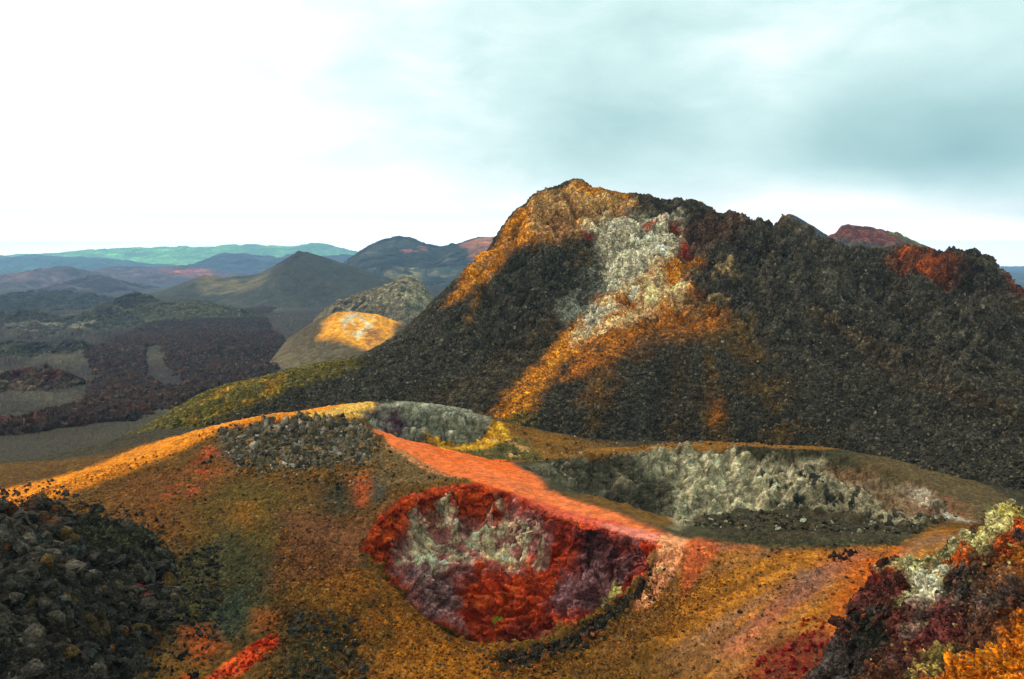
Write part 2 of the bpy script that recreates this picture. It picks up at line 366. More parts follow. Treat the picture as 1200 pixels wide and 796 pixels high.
class Sheet: pass
def sheet(name, H, X, Y, base, layers, rocks, mat, micro=(), keep=None, steep=False, split=(), calm=()):
    """a piece of land as a displaced grid. rocks: (poly or None, amplitude, block scale, soft, wobble); micro: (amp, scale, oct)"""
    x = X.ravel(); y = Y.ravel(); z = H(x, y).astype(float)
    for a, s, o in micro: z = z + a * fbm(x * s, y * s, x * 0 + 2.2, o, 0.55)
    S = Sheet(); nr, nc = X.shape
    P = np.stack([x, y, z], 1).reshape(nr, nc, 3)
    du = np.gradient(P, axis=1); dv = np.gradient(P, axis=0); N = np.cross(du, dv); N /= np.linalg.norm(N, axis=2, keepdims=True) + 1e-9
    N *= np.sign(N[..., 2:3] + 1e-9); N = N.reshape(-1, 3); P = P.reshape(-1, 3)
    col = paint(layers, x, y, base(x, y, z) if callable(base) else base)
    disp = np.zeros(len(x)); shade = np.ones(len(x)); rk = np.zeros(len(x))
    for i, (poly, amp, scale, soft, wob) in enumerate(rocks):
        m = np.ones(len(x)) if poly is None else mask(poly, x, y, soft, wob, 0.8 / max(soft, .1), 40 + i)
        s = m > 0.01
        if not s.any(): continue
        Q = P[s]
        if scale == 'ledge':       # long broken ledges running down to the right
            u = Q[:, 0] * .41 - Q[:, 1] * .91; v = Q[:, 0] * .91 + Q[:, 1] * .41
            n = 1 - np.abs(fbm(u * .16 + .25 * v, v * .55, u * 0 + 3, 5, .6)) * 2.4
            disp[s] += m[s] * amp * n; continue
        b, cell = blocks(Q, scale); bb = fbm(*(Q * scale * 0.45).T, oct=4, mode=1)
        disp[s] += m[s] * amp * (0.95 * b + 0.40 * bb); rk[s] = np.maximum(rk[s], m[s])
        shade[s] *= 1 + m[s] * (cell - 0.5) * 0.55
    for poly in calm: disp *= 1 - .8 * mask(poly, x, y, .12, 0, 1)
    P = P + N * (disp * ((.3 + .7 * N[:, 2]) if steep else 1))[:, None]
    col = col * shade[:, None] * WARM
    idx = np.arange(nr * nc).reshape(nr, nc)
    q = np.stack([idx[:-1, :-1], idx[:-1, 1:], idx[1:, 1:], idx[1:, :-1]], -1).reshape(-1, 4)
    if keep is not None:
        kp = keep(x, y, z); q = q[kp[q].any(1)]
        used = np.zeros(len(x), bool); used[q.ravel()] = True; rem = np.cumsum(used) - 1
        q = rem[q]; P, col, x, y, N = P[used], col[used], x[used], y[used], N[used]
    cx = x[q].mean(1); cy = y[q].mean(1)
    for nm, poly in split:
        pp = np.asarray(poly); m = (cx > pp[:, 0].min()) & (cx < pp[:, 0].max()) & (cy > pp[:, 1].min()) & (cy < pp[:, 1].max())
        i = np.where(m)[0]; i = i[sdf(pp, cx[i], cy[i]) < 0]
        qq = q[i]; u, inv = np.unique(qq, return_inverse=True)
        tag(mesh_from(nm, P[u], inv.reshape(-1, 4), col[u], M_path if nm == 'path' else mat), kind='structure')
        k = np.ones(len(q), bool); k[i] = False; q, cx, cy = q[k], cx[k], cy[k]
    S.o = mesh_from(name, P, q, col, mat); S.P, S.N, S.col, S.x, S.y = P, N, col, x, y
    return S
def polar(px0, px1, ncol, ys, left=0, right=0):
    """grid fanned out from the viewpoint; left/right: extra width outside the view, more coarsely meshed"""
    p = np.linspace(px0, px1, ncol)
    p = np.concatenate([np.linspace(px0 - left, px0, int(left / 5) + 1)[:-1], p, np.linspace(px1, px1 + right, int(right / 5) + 1)[1:]])
    t = (p - 600) / F / CP
    return t[None, :] * ys[:, None], np.repeat(ys[:, None], len(p), 1)

def LP(H, pts, y0, y1, c, soft=0.25, amp=0.25, scl=1.2, op=1.0, br=None, bscl=2.0):
    return (hit(H, pts, y0, y1), c, soft, amp, scl, op, br, bscl)

# ================================================================ GROUND
AY[0] = .5
for _p in (PIT_A, PIT_B, PIT_C):
    STEEP.append(np.asarray(_p))
g = lambda pts, c, **k: LP(Hground, pts, 11.5, 60, c, **k)
def ground_base(x, y, z):
    """brown cinder near, dark olive scoria on the flats behind, grey-green plain far out; the brown ground is streaked down its slopes"""
    near = lin((116, 82, 25)); dark = lin((60, 57, 40)); plain = lin((60, 56, 46))
    n = smooth_noise2(x, y, 0.55, 21, 4)[:, None]
    c = near * (1 + 0.35 * n) * (1 + .38 * fbm(x * 1.1, y * .13, x * 0 + 14, 5, .65)[:, None])
    c = c * (1 - 0.45 * sstep(-1.0, -5, x)[:, None]) + lin((66, 54, 24)) * 0.45 * sstep(-1.0, -5, x)[:, None]
    # wash streaks on the slope right of the red pit
    u = x * 0.80 + y * 0.60; v = -x * 0.60 + y * 0.80
    st = fbm(v * 1.5, u * 0.16, x * 0 + 5, 4, 0.6); st2 = fbm(v * 3.1 + 9, u * 0.3, x * 0 + 8, 3, 0.6)
    R_ = (sstep(2.0, 3.6, x) * sstep(20.6, 19.6, y))[:, None]
    s = lin((168, 110, 30)) * (1 - sstep(-.1, .35, st)[:, None]) + lin((146, 106, 68)) * sstep(-.1, .35, st)[:, None]
    s = s * (1 - 0.7 * sstep(.1, .5, st2)[:, None]) + lin((190, 130, 36)) * 0.7 * sstep(.1, .5, st2)[:, None]
    s = s * (1 - 0.6 * sstep(.15, .5, -st2)[:, None]) + lin((104, 74, 24)) * 0.6 * sstep(.15, .5, -st2)[:, None]
    c = c * (1 - R_) + s * R_
    D = sstep(29.5, 31, y + 0.16 * x)[:, None]
    D = np.where((x > -1.5)[:, None], sstep(24, 26, y)[:, None] * sstep(1, 6, x)[:, None] + sstep(34, 36, y)[:, None] * (1 - sstep(1, 6, x)[:, None]), D)
    c = c * (1 - D) + dark * D
    f = sstep(60, 90, y)[:, None]
    n2 = smooth_noise2(x, y, 0.035, 31, 5)[:, None]
    pl = plain * (1 - sstep(0.0, 0.35, n2)) + lin((52, 48, 44)) * sstep(0.0, 0.35, n2)
    pl = pl * (1 - 0.6 * sstep(0.1, 0.4, -n2)) + lin((82, 80, 62)) * 0.6 * sstep(0.1, 0.4, -n2)
    return c * (1 - f) + pl * f
GL = [
 # left orange crest
 g([(-40,575),(0,574),(60,562),(120,541),(200,512),(260,492),(330,483),(430,470),(445,484),(400,490),(330,496),(260,508),(200,532),(130,562),(60,588),(0,604),(-40,606)], (226,140,28), soft=.3, amp=.35, scl=1.0),
 g([(350,484),(430,471),(445,484),(400,490),(350,490)], (222,180,86), soft=.3, amp=.3, scl=1),
 g([(150,560),(250,530),(300,540),(250,580),(200,640),(120,600)], (112,70,22), soft=.7, amp=.6, op=.8),
 g([(240,525),(280,520),(275,560),(240,565),(215,590),(180,600),(200,560)], (176,78,40), soft=.4, amp=.5, scl=2.0, br=.12, bscl=4, op=.75),
 g([(230,590),(270,560),(330,570),(360,620),(320,660),(250,640)], (86,74,24), soft=.7, amp=.6, op=.8),
 g([(272,590),(300,588),(296,618),(276,615)], (170,108,26), soft=.45, amp=.35, op=.5),
 g([(410,555),(440,552),(440,572),(425,592),(412,585)], (170,78,34), soft=.3, amp=.2, scl=3, op=.8),
 g([(437,552),(456,556),(450,585),(436,590)], (64,68,60), soft=.2, amp=.15),
 g([(395,625),(460,590),(455,610),(425,640),(400,665)], (150,98,58), soft=.3, amp=.25, op=.7),
 g([(380,570),(410,560),(415,600),(385,610)], (52,52,34), soft=.3, amp=.2, op=.8),
 g([(225,560),(440,500),(470,515),(470,560),(420,560),(330,545)], (118,86,26), soft=.5, amp=.5, op=.6),
 g([(255,505),(340,490),(400,492),(440,500),(450,535),(420,550),(300,550),(262,530)], (92,86,66), soft=.25, amp=.35, scl=1.2),
 g([(255,505),(340,490),(400,492),(440,500),(450,535),(420,550),(300,550),(262,530)], (136,130,116), soft=.25, amp=.35, scl=1.2, br=.2, bscl=4),
 g([(440,515),(500,535),(560,560),(500,565),(455,570),(440,560)], (112,92,54), soft=.3, amp=.3),
 g([(445,520),(510,540),(570,562),(540,562),(490,545)], (196,130,80), soft=.12, amp=.1, op=.7),
 # the valley floor lower left and centre
 g([(180,660),(280,620),(330,660),(310,740),(240,770),(190,740)], (58,60,34), soft=.4, amp=.5, op=.9),
 g([(255,700),(300,680),(290,720),(262,750),(245,740)], (40,56,44), soft=.3, amp=.3, op=.8),
 g([(330,720),(420,730),(420,800),(320,800)], (66,62,34), soft=.5, amp=.5, op=.9),
 g([(330,600),(420,610),(400,680),(320,690)], (112,66,44), soft=.5, amp=.6, op=.55),
 g([(215,740),(240,735),(260,760),(230,775)], (186,84,14), soft=.3, amp=.2, op=.8),
 g([(300,715),(325,718),(318,735),(300,738)], (176,96,24), soft=.25, amp=.2, op=.7),
 g([(240,796),(270,770),(300,752),(320,740),(330,752),(305,768),(290,780),(262,800)], (222,84,28), soft=.08, amp=.12, scl=4, br=-.15, bscl=6),
 g([(200,800),(220,792),(235,797),(230,806),(200,808)], (214,70,14), soft=.1, amp=.2, scl=3, br=0),
 g([(400,650),(520,740),(620,760),(640,800),(400,800),(380,720)], (150,94,18), soft=.6, amp=.6, br=-.1, bscl=1.2, op=.8),
 g([(470,770),(560,760),(600,796),(480,806)], (172,110,16), soft=.5, amp=.5, op=.6),
 # dark ledge below the red pit
 g([(575,765),(640,752),(705,722),(760,668),(775,655),(770,680),(735,715),(690,752),(640,775),(590,782)], (44,42,34), soft=.15, amp=.2, scl=2),
 g([(590,750),(650,735),(700,708),(745,670),(752,672),(715,712),(660,748),(600,762)], (96,72,20), soft=.08, amp=.12, scl=3, op=.8),
 g([(700,755),(760,700),(830,640),(850,650),(800,700),(740,760),(700,790)], (122,84,34), soft=.3, amp=.3),
 # red path along the saddle
 g([(438,503),(470,510),(505,523),(548,533),(585,540),(640,541),(660,560),(720,586),(790,612),(830,622),(842,632),(800,640),(770,634),(700,616),(640,597),(600,580),(560,567),(520,551),(490,537),(455,520)], (222,112,50), soft=.10, amp=.10, scl=1.6),
 g([(500,522),(560,532),(600,540),(625,545),(600,558),(560,545),(520,535)], (226,104,26), soft=.15, amp=.2, scl=2, br=-.1, bscl=2),
 g([(560,553),(640,575),(720,600),(780,620),(760,626),(680,608),(600,575)], (214,124,78), soft=.2, amp=.15, op=.4, br=-.3, bscl=2),
 g([(600,580),(660,598),(720,612),(775,628),(770,642),(700,628),(640,608)], (204,88,64), soft=.10, amp=.12, scl=2, op=.9),
 g([(700,614),(740,618),(790,628),(770,640),(730,636)], (222,138,120), soft=.08, amp=.12, scl=3, op=.8),
 # salmon rim right of the pit
 g([(770,628),(800,618),(812,628),(800,650),(778,690),(760,712),(742,716),(755,690),(770,660)], (236,164,112), soft=.06, amp=.12, scl=2.4),
 g([(812,622),(850,628),(840,650),(815,680),(800,700),(800,660)], (200,96,48), soft=.15, amp=.2, op=.75),
 g([(850,622),(900,622),(890,640),(850,650)], (196,116,56), soft=.2, amp=.2, op=.6),
 # purple-red wash on the right slope
 g([(1010,640),(1040,660),(980,680),(930,720),(860,770),(850,760),(920,690),(970,655)], (170,102,70), soft=.3, amp=.25, op=.8),
 g([(930,670),(975,665),(960,690),(920,710)], (122,98,82), soft=.25, amp=.2, op=.7),
 g([(1000,660),(1060,640),(1040,700),(990,760),(960,770)], (188,100,22), soft=.25, amp=.2),
 g([(870,800),(900,760),(960,735),(985,760),(1000,800)], (120,54,30), soft=.3, amp=.3),
 # inside of the red pit
 g([(420,640),(440,608),(470,585),(510,571),(560,566),(600,580),(640,600),(700,618),(745,630),(775,640),(755,668),(715,702),(665,734),(610,750),(565,750),(530,740),(500,715),(478,695),(452,672)], (184,68,30), soft=.05, amp=.14, scl=3),
 g([(470,590),(520,575),(570,570),(620,600),(560,590),(520,592),(480,610),(440,645),(430,640)], (232,96,28), soft=.15, amp=.15, scl=2, op=.85),
 g([(570,572),(600,583),(660,610),(740,636),(760,650),(700,650),(640,632),(600,606),(560,590)], (160,58,38), soft=.12, amp=.15, scl=2),
 g([(470,640),(492,596),(535,582),(600,592),(645,625),(625,668),(560,665),(538,690),(548,740),(515,722),(485,700),(462,665)], (178,122,116), soft=.12, amp=.25, scl=2.4, br=-.5, bscl=2.4),
 g([(475,660),(520,655),(535,700),(550,742),(520,722),(490,695)], (166,132,130), soft=.12, amp=.2, scl=2.4, br=-.2, bscl=3),
 g([(472,655),(495,600),(530,584),(585,592),(632,612),(640,650),(605,664),(560,652),(530,655),(500,672)], (230,224,182), soft=.10, amp=.3, scl=3, br=-.04, bscl=5),
 g([(636,705),(655,665),(688,628),(745,638),(748,665),(715,698),(668,724)], (132,96,98), soft=.12, amp=.25, scl=2.6, br=-.35, bscl=3),
 g([(548,690),(560,655),(620,650),(655,640),(650,680),(630,715),(590,738),(555,740),(540,715)], (206,84,30), soft=.15, amp=.25, scl=3, br=-.02, bscl=3),
 g([(670,620),(700,618),(745,640),(742,665),(700,670),(675,650)], (84,52,54), soft=.12, amp=.2, scl=2.6),
 g([(700,700),(715,678),(728,680),(720,692),(705,706),(690,712)], (164,164,96), soft=.08, amp=.12, scl=3),
 g([(600,722),(640,718),(650,740),(610,752),(580,748)], (112,48,40), soft=.15, amp=.2, op=.7),
 # right, white walled pit
 g([(600,541),(680,530),(760,521),(880,517),(1000,525),(1080,552),(1140,600),(1060,640),(800,632),(720,600),(640,574)], (62,62,40), soft=.25, amp=.2, scl=1.6),
 g([(620,545),(680,534),(750,528),(790,545),(800,600),(770,610),(700,580),(640,565)], (98,94,76), soft=.3, amp=.3, br=-.3, bscl=3),
 g([(600,539),(700,526),(790,520),(880,517),(960,520),(1010,528),(960,528),(880,523),(780,527),(690,535)], (134,94,34), soft=.12, amp=.1, scl=2),
 g([(745,538),(770,526),(860,526),(960,535),(1060,568),(1085,595),(1075,615),(1000,590),(940,590),(860,590),(820,610),(790,618),(790,570)], (158,156,126), soft=.25, amp=.35, scl=1.6, br=-.45, bscl=2.4),
 g([(780,540),(870,530),(960,540),(940,565),(880,590),(830,595),(800,600),(790,560)], (214,210,172), soft=.3, amp=.35, scl=1.6, br=-.05, bscl=4.5),
 g([(880,540),(960,545),(1060,590),(1080,612),(1000,592),(900,592)], (52,58,50), soft=.2, amp=.35, scl=1.6, br=.08, bscl=3),
 g([(960,545),(1010,545),(1090,580),(1100,610),(1060,600),(1000,565)], (122,92,62), soft=.2, amp=.25, op=.7),
 g([(1060,568),(1090,575),(1135,610),(1120,612),(1080,590)], (160,162,146), soft=.15, amp=.2, br=-.1, bscl=3),
 g([(810,612),(850,596),(940,592),(1030,600),(1080,622),(1040,632),(840,626)], (66,62,44), soft=.15, amp=.2, scl=1.6),
 g([(640,575),(680,580),(770,598),(790,618),(720,600)], (98,72,26), soft=.2, amp=.2),
 g([(1000,528),(1080,540),(1180,580),(1190,620),(1135,612),(1090,570),(1010,540)], (92,80,50), soft=.4, amp=.4, scl=1.2),
 g([(1060,560),(1130,590),(1150,615),(1120,612),(1075,585)], (126,92,64), soft=.3, amp=.3, br=-.1, bscl=3),
 g([(1062,566),(1090,573),(1138,610),(1122,612),(1080,590)], (178,178,158), soft=.15, amp=.2, br=-.1, bscl=4),
 # small grey crater
 g([(425,484),(445,473),(540,475),(578,492),(575,512),(540,520),(480,512),(446,504)], (142,148,128), soft=.2, amp=.25, scl=1.5),
 g([(430,482),(470,474),(480,500),(470,512),(445,500)], (98,76,88), soft=.3, amp=.4, scl=1.5, br=-.1, bscl=2),
 g([(500,507),(560,508),(575,494),(592,496),(600,512),(570,528),(520,527)], (206,160,40), soft=.15, amp=.2, scl=1.5),
 g([(530,528),(610,512),(640,538),(560,534)], (88,86,44), soft=.2, amp=.25),
 g([(560,520),(620,520),(620,535),(570,532)], (190,150,90), soft=.2, amp=.3, br=.15, bscl=3),
]
GR = [
 (PIT_A, 0.34, 1.7, .25, .1), (PIT_A, 0.14, 4.2, .25, .1), (PIT_A, 0.09, 8, .2, .1),
 (hit(Hground, [(575,765),(640,750),(705,718),(760,664),(780,650),(775,690),(735,725),(690,760),(640,782),(590,788)], 12, 30), 0.16, 4.0, .2, .1),
 (hit(Hground, [(770,628),(800,618),(812,628),(800,650),(778,690),(760,712),(742,716),(755,690),(770,660)], 12, 30), 0.10, 5.0, .15, .1),
 (hit(Hground, [(255,503),(340,486),(400,488),(440,500),(450,535),(420,550),(300,552),(262,530)], 12, 40), 0.22, 3.5, .3, .3),
 (hit(Hground, [(740,538),(770,524),(860,524),(960,530),(1060,563),(1125,600),(1075,622),(1000,600),(940,592),(860,592),(800,615),(640,565),(620,545),(680,534)], 12, 45), 0.36, 1.1, .4, .3),
 (hit(Hground, [(740,538),(770,524),(860,524),(960,530),(1060,563),(1125,600),(1075,622),(1000,600),(940,592),(860,592),(800,615),(640,565),(620,545),(680,534)], 12, 45), 0.20, 3.0, .4, .3),
 (PIT_C, 0.45, 1.5, .4, .3), (PIT_C, 0.12, 6, .4, .3),
 (hit(Hground, [(262,505),(330,488),(430,474),(575,482),(600,500),(640,540),(560,533),(440,500)], 12, 45), 0.10, 3.5, .4, .3),
 (hit(Hground, [(330,700),(420,720),(430,800),(320,800)], 11, 30), 0.08, 5, .3, .3),
 (None, 0.028, 7.0, 1, 0),
 ([(-900,62),(-70,62),(-100,200),(-120,700),(-900,700)], 1.5, .11, 8, 3),
 ([(-900,62),(-70,62),(-100,200),(-120,700),(-900,700)], .5, .5, 8, 3),
 ([(-900,85),(30,85),(80,300),(-100,700),(-900,700)], .35, .6, 8, 3),
 ([(-900,85),(30,85),(80,300),(-100,700),(-900,700)], .15, 1.8, 8, 3),
]
NPATH = [i for i, l in enumerate(GL) if l[1] == (222,112,50)][0]
ys = np.concatenate([np.arange(3, 11, .2), np.arange(11, 15, .03), np.arange(15, 24.5, .018), np.arange(24.5, 38, .05), 38 * (4150 / 38) ** np.linspace(0, 1, 420)])
X, Y = polar(-30, 1230, 1350, ys, 700, 700)
SG = sheet('ground', Hground, X, Y, ground_base, GL, GR, M_ground, micro=((.10, .5, 3), (.035, 2.2, 3)),
           calm=[GL[NPATH][0]], split=[('crater', PIT_A), ('crater', PIT_B), ('crater', PIT_C), ('path', GL[NPATH][0])])
AY[0] = 1.0
tag(SG.o, kind='structure')

# ================================================================ MAIN HILL
h = lambda pts, c, **k: LP(Hhill, pts, 26, 62, c, **k)
def hill_base(x, y, z):
    n = smooth_noise2(x, y, 0.22, 51, 4)[:, None]
    c = lin((64, 64, 53)) * (1 + 0.30 * n)
    # faint ochre tracks where fine ash has slid down the slope
    a = np.arctan2(x - 10, 56 - y); s = fbm(a * 7, (y) * 0.05, x * 0 + 4, 4, .6)
    k = (sstep(.05, .6, s) * .3)[:, None]; c = c * (1 + .35 * fbm(a * 26, y * .12, x * 0 + 6, 4, .6))[:, None]
    return c * (1 - k) + lin((104, 76, 30)) * k
HLY = [
 h([(530,335),(560,290),(620,232),(640,220),(740,222),(730,250),(700,275),(640,290),(610,280),(580,310),(550,345),(525,352)], (206,136,30), soft=.5, amp=.7, scl=.6),
 h([(620,232),(640,220),(740,222),(760,245),(700,275),(650,280),(620,265)], (180,144,86), soft=.5, amp=.8, scl=.6, br=-.2, bscl=.8),
 h([(560,300),(600,260),(640,250),(690,250),(690,275),(640,290),(600,300),(560,330)], (184,138,86), soft=.5, amp=.8, scl=.6, br=.05, bscl=1.0),
 h([(545,375),(560,330),(560,350),(550,378)], (190,130,50), soft=.3, amp=.4, br=0, bscl=1.),
 h([(685,262),(725,244),(795,246),(810,285),(796,302),(740,330),(715,345),(700,330),(700,300)], (204,204,172), soft=.5, amp=1.0, scl=.6, br=-.38, bscl=1.6),
 h([(660,340),(700,300),(720,330),(700,360),(670,372),(650,365)], (128,136,122), soft=.4, amp=.8, scl=.7, br=-.1, bscl=1.0),
 h([(600,280),(690,272),(700,330),(660,345),(600,340),(570,330)], (58,62,50), soft=.8, amp=.8, scl=.5, op=.85),
 h([(660,275),(700,272),(695,310),(660,305)], (84,80,58), soft=.4, amp=.5, op=.8),
 # orange-cream fan
 h([(800,290),(820,300),(800,330),(740,370),(700,395),(660,430),(640,450),(620,478),(596,505),(570,510),(575,490),(600,455),(640,405),(665,370),(700,350),(750,320)], (222,146,40), soft=.45, amp=.7, scl=.6),
 h([(700,345),(800,328),(850,360),(835,392),(760,388),(720,415),(690,440),(660,445),(690,390)], (188,118,38), soft=.7, amp=1.0, scl=.8, br=-.25, bscl=1.2),
 h([(780,305),(810,325),(800,345),(740,372),(700,392),(665,405),(665,375),(700,352),(740,325)], (232,196,138), soft=.4, amp=.8, scl=.8, br=-.18, bscl=1.0),
 h([(720,330),(760,312),(780,320),(720,360),(690,380),(670,385),(670,365)], (196,196,168), soft=.35, amp=.6, scl=.8, br=.05, bscl=1.2),
 h([(700,390),(760,370),(830,340),(850,380),(830,400),(780,400),(730,420),(700,470),(690,470),(700,430)], (150,98,28), soft=.9, amp=1.4, scl=.8, op=.6, br=-.15, bscl=.9),
 h([(830,360),(880,370),(900,420),(930,480),(950,520),(905,520),(880,460),(860,410)], (108,84,32), soft=.8, amp=1.0, scl=.6, op=.7, br=-.1, bscl=.8),
 h([(820,380),(850,400),(850,520),(820,515),(826,450)], (100,76,30), soft=.5, amp=.8, scl=.6, op=.7, br=-.1, bscl=.8),
 h([(832,468),(844,466),(850,490),(834,500)], (170,108,24), soft=.4, amp=.4, op=.8),
 h([(700,440),(712,440),(700,500),(688,510)], (106,84,30), soft=.5, amp=.5, op=.6),
 # red touches
 h([(790,255),(870,254),(860,275),(800,300),(790,290)], (92,66,48), soft=.6, amp=.8, op=.6),
 h([(798,284),(808,280),(812,296),(798,298)], (150,56,28), soft=.2, amp=.25, scl=1.5),
 h([(683,266),(698,268),(694,280),(684,278)], (140,60,44), soft=.2, amp=.3, scl=1.5),
 h([(720,245),(800,255),(800,268),(740,262)], (166,82,52), soft=.3, amp=.6, scl=1., br=.1, bscl=1.2),
 h([(846,262),(870,252),(880,262),(860,290),(840,286)], (84,62,48), soft=.5, amp=.7, op=.4, br=-.1, bscl=1.),
 h([(800,300),(860,300),(870,360),(810,360),(800,330)], (132,116,76), soft=.5, amp=.9, scl=.6, br=.1, bscl=1.),
 h([(1036,300),(1050,288),(1075,283),(1105,296),(1130,306),(1125,322),(1108,338),(1070,328)], (104,60,36), soft=.5, amp=.6, scl=.8, br=-.2, bscl=.9),
 h([(1055,296),(1080,290),(1095,310),(1090,325),(1066,312)], (178,88,32), soft=.35, amp=.6, scl=.8, br=.0, bscl=1.),
 h([(1180,318),(1210,330),(1210,350),(1185,335)], (112,56,40), soft=.4, amp=.4, op=.6),
 # olive-yellow skirt at the left
 h([(150,505),(200,478),(240,458),(330,434),(420,418),(420,430),(340,455),(280,480),(220,505),(160,520)], (104,98,42), soft=.6, amp=.8, scl=.5),
 h([(230,480),(260,455),(330,440),(330,455),(280,475),(240,490)], (176,132,34), soft=.6, amp=.9, scl=.6, br=.05, bscl=1.2),
 h([(560,500),(600,480),(640,500),(640,545),(580,540)], (126,112,48), soft=.4, amp=.6, scl=.8, br=0, bscl=2),
]
HR_ = [
 (hit(Hhill, [(530,345),(560,290),(620,232),(640,218),(740,222),(860,245),(930,260),(1020,295),(1120,295),(1210,335),(1210,470),(1100,420),(1000,380),(900,380),(800,370),(720,370),(660,400),(560,400)], 26, 62), 0.80, .36, 2.0, 1.2),
 (hit(Hhill, [(500,370),(560,290),(620,232),(640,218),(740,222),(860,245),(930,260),(1020,295),(1120,295),(1210,335),(1210,560),(1100,480),(1000,420),(900,400),(800,380),(720,380),(640,430),(540,440)], 26, 62), 0.28, 1.1, 2.0, 1.2),
 (hit(Hhill, [(560,330),(600,265),(640,225),(740,222),(860,245),(930,260),(1020,295),(1120,295),(1210,335),(1210,520),(1100,470),(1000,430),(900,400),(800,350),(720,330),(660,370),(580,370)], 26, 62), 0.12, 2.3, 1.5, 1.0),
 (hit(Hhill, [(800,260),(930,265),(1020,295),(1120,300),(1210,335),(1210,540),(1100,490),(960,420),(880,380),(800,330)], 26, 62), 0.50, 'ledge', 2.0, 1.2),
 (None, 0.08, 2.8, 1, 0), (None, 0.05, 6, 1, 0),
]
ys = np.concatenate([np.arange(26, 44, .06), np.arange(44, 60, .055), np.arange(60, 80, .5)])
X, Y = polar(40, 1230, 1180, ys, 100, 500)
SH = sheet('hill', Hhill, X, Y, hill_base, HLY, HR_, M_hill, micro=((.18, .3, 3),))
tag(SH.o, kind='structure')

# ================================================================ VALLEY AND FAR HILLS
def ridge(name, sil, D, runf, runb, base, colr, mat, layers=(), amp=0.12, nsc=None, nx=420, ny=170, rough=0.0, rsc=.1, depth_slope=0.0):
    """a hill whose skyline follows sil at distance D; concave flanks in front and behind"""
    pts = [at(px, py, D) for px, py in sil]; xs = np.array([p[0] for p in pts]); zs = np.array([p[2] for p in pts])
    nsc = nsc or 3.0 / runf
    def H(x, y):
        k = x * D / np.maximum(y, 1)          # crest follows lines through the viewpoint's side, flanks keep their own width
        zc = np.interp(x, xs, zs); t = (y - D)
        u = np.where(t < 0, -t / runf, t / runb)
        sp = fbm(x * nsc, y * nsc * .6, x * 0 + D * .01, 4, .55)
        prof = np.clip(1 - u, 0, 1) ** 1.25
        wv = sstep(0, .25, u)
        return base - 2 + (zc - base + 2) * prof * (1 + amp * 2.0 * sp * wv) - 3 * sstep(.9, 1.0, u)
    X, Y = np.meshgrid(np.linspace(xs[0], xs[-1], nx), D + np.concatenate([np.linspace(-runf, 0, int(ny * .75)), np.linspace(0, runb, ny - int(ny * .75))[1:]]))
    def bc(x, y, z):
        n = fbm(x * nsc * 1.5, y * nsc * 1.5, x * 0 + 77, 4)[:, None]
        return lin(colr) * (1 + .5 * n)
    L_ = [LP(H, p, D - runf, D + runb * .5, c, **k) for p, c, k in layers]
    S = sheet(name, H, X, Y, bc, L_, [(None, rough, rsc, 1, 0)] if rough else [], mat)
    tag(S.o, kind='structure'); return S
B = -20
ridge('far_hill', [(-200,300),(0,299),(60,296),(120,291),(210,288),(240,289),(280,287),(300,286),(340,289),(365,284),(385,286),(400,290),(425,296),(520,300),(620,300)], 3600, 700, 500, -50, (120,196,84), M_farther, amp=.25, rough=6, rsc=.01,
      layers=[([(100,297),(300,290),(300,300),(100,300)], (130,190,80), dict(soft=60, amp=80, scl=.004, br=0., bscl=.004))])
ridge('far_hill', [(-200,299),(-60,298),(20,301),(40,298),(80,300),(130,303),(170,308),(230,312)], 2500, 500, 500, -48, (60,84,70), M_farther, amp=.3, rough=4, rsc=.02)
ridge('far_hill', [(225,312),(250,300),(266,295),(285,297),(305,299),(320,303),(335,300),(352,297),(372,300),(400,298),(430,300),(520,304)], 2000, 450, 400, -46, (56,60,70), M_farther, amp=.3, rough=4, rsc=.02)
ridge('far_hill', [(90,318),(130,312),(180,313),(220,312),(260,318),(300,322)], 1500, 300, 300, -43, (88,66,70), M_farther, amp=.35, rough=2.5, rsc=.04,
      layers=[([(180,314),(230,312),(260,322),(200,330)], (150,80,60), dict(soft=12, amp=20, scl=.02, br=0., bscl=.02))])
ridge('far_hill', [(-250,330),(-100,318),(0,326),(40,316),(72,311),(90,316),(110,330),(150,345)], 1150, 250, 250, -40, (86,68,66), M_farther, amp=.35, rough=2, rsc=.05)
ridge('far_hill', [(30,350),(70,335),(110,321),(125,322),(150,335),(190,345)], 850, 180, 150, -34, (56,44,50), M_farther, amp=.35, rough=2, rsc=.06)
ridge('cinder_cone', [(380,325),(410,302),(430,288),(450,279),(468,276),(480,277),(500,285),(515,288),(535,285),(545,282),(560,277),(590,277),(640,284),(700,300)], 860, 230, 200, -34, (48,54,46), M_farther, amp=.22, rough=1.2, rsc=.08,
      layers=[([(540,286),(560,278),(600,276),(620,300),(560,312),(550,300)], (164,108,72), dict(soft=3, amp=6, scl=.06)),
              ([(470,292),(500,289),(502,294),(474,297)], (150,90,90), dict(soft=2, amp=5, scl=.1, br=-.1, bscl=.2)),
              ([(440,330),(470,312),(500,314),(490,328)], (120,116,78), dict(soft=4, amp=5, scl=.1, br=-.1, bscl=.1))])
ridge('cinder_cone', [(150,352),(190,340),(240,322),(262,325),(300,322),(320,312),(335,303),(350,294),(362,296),(380,301),(400,308),(430,318),(470,330),(540,340)], 520, 110, 110, -28, (58,60,50), M_ash, amp=.08, rough=.25, rsc=.2,
      layers=[([(320,310),(336,302),(350,293),(350,300),(335,312)], (40,36,34), dict(soft=1, amp=3, scl=.1)),
              ([(230,326),(262,325),(320,320),(300,340),(240,345)], (104,98,66), dict(soft=5, amp=6, scl=.05, br=-.1, bscl=.08))])
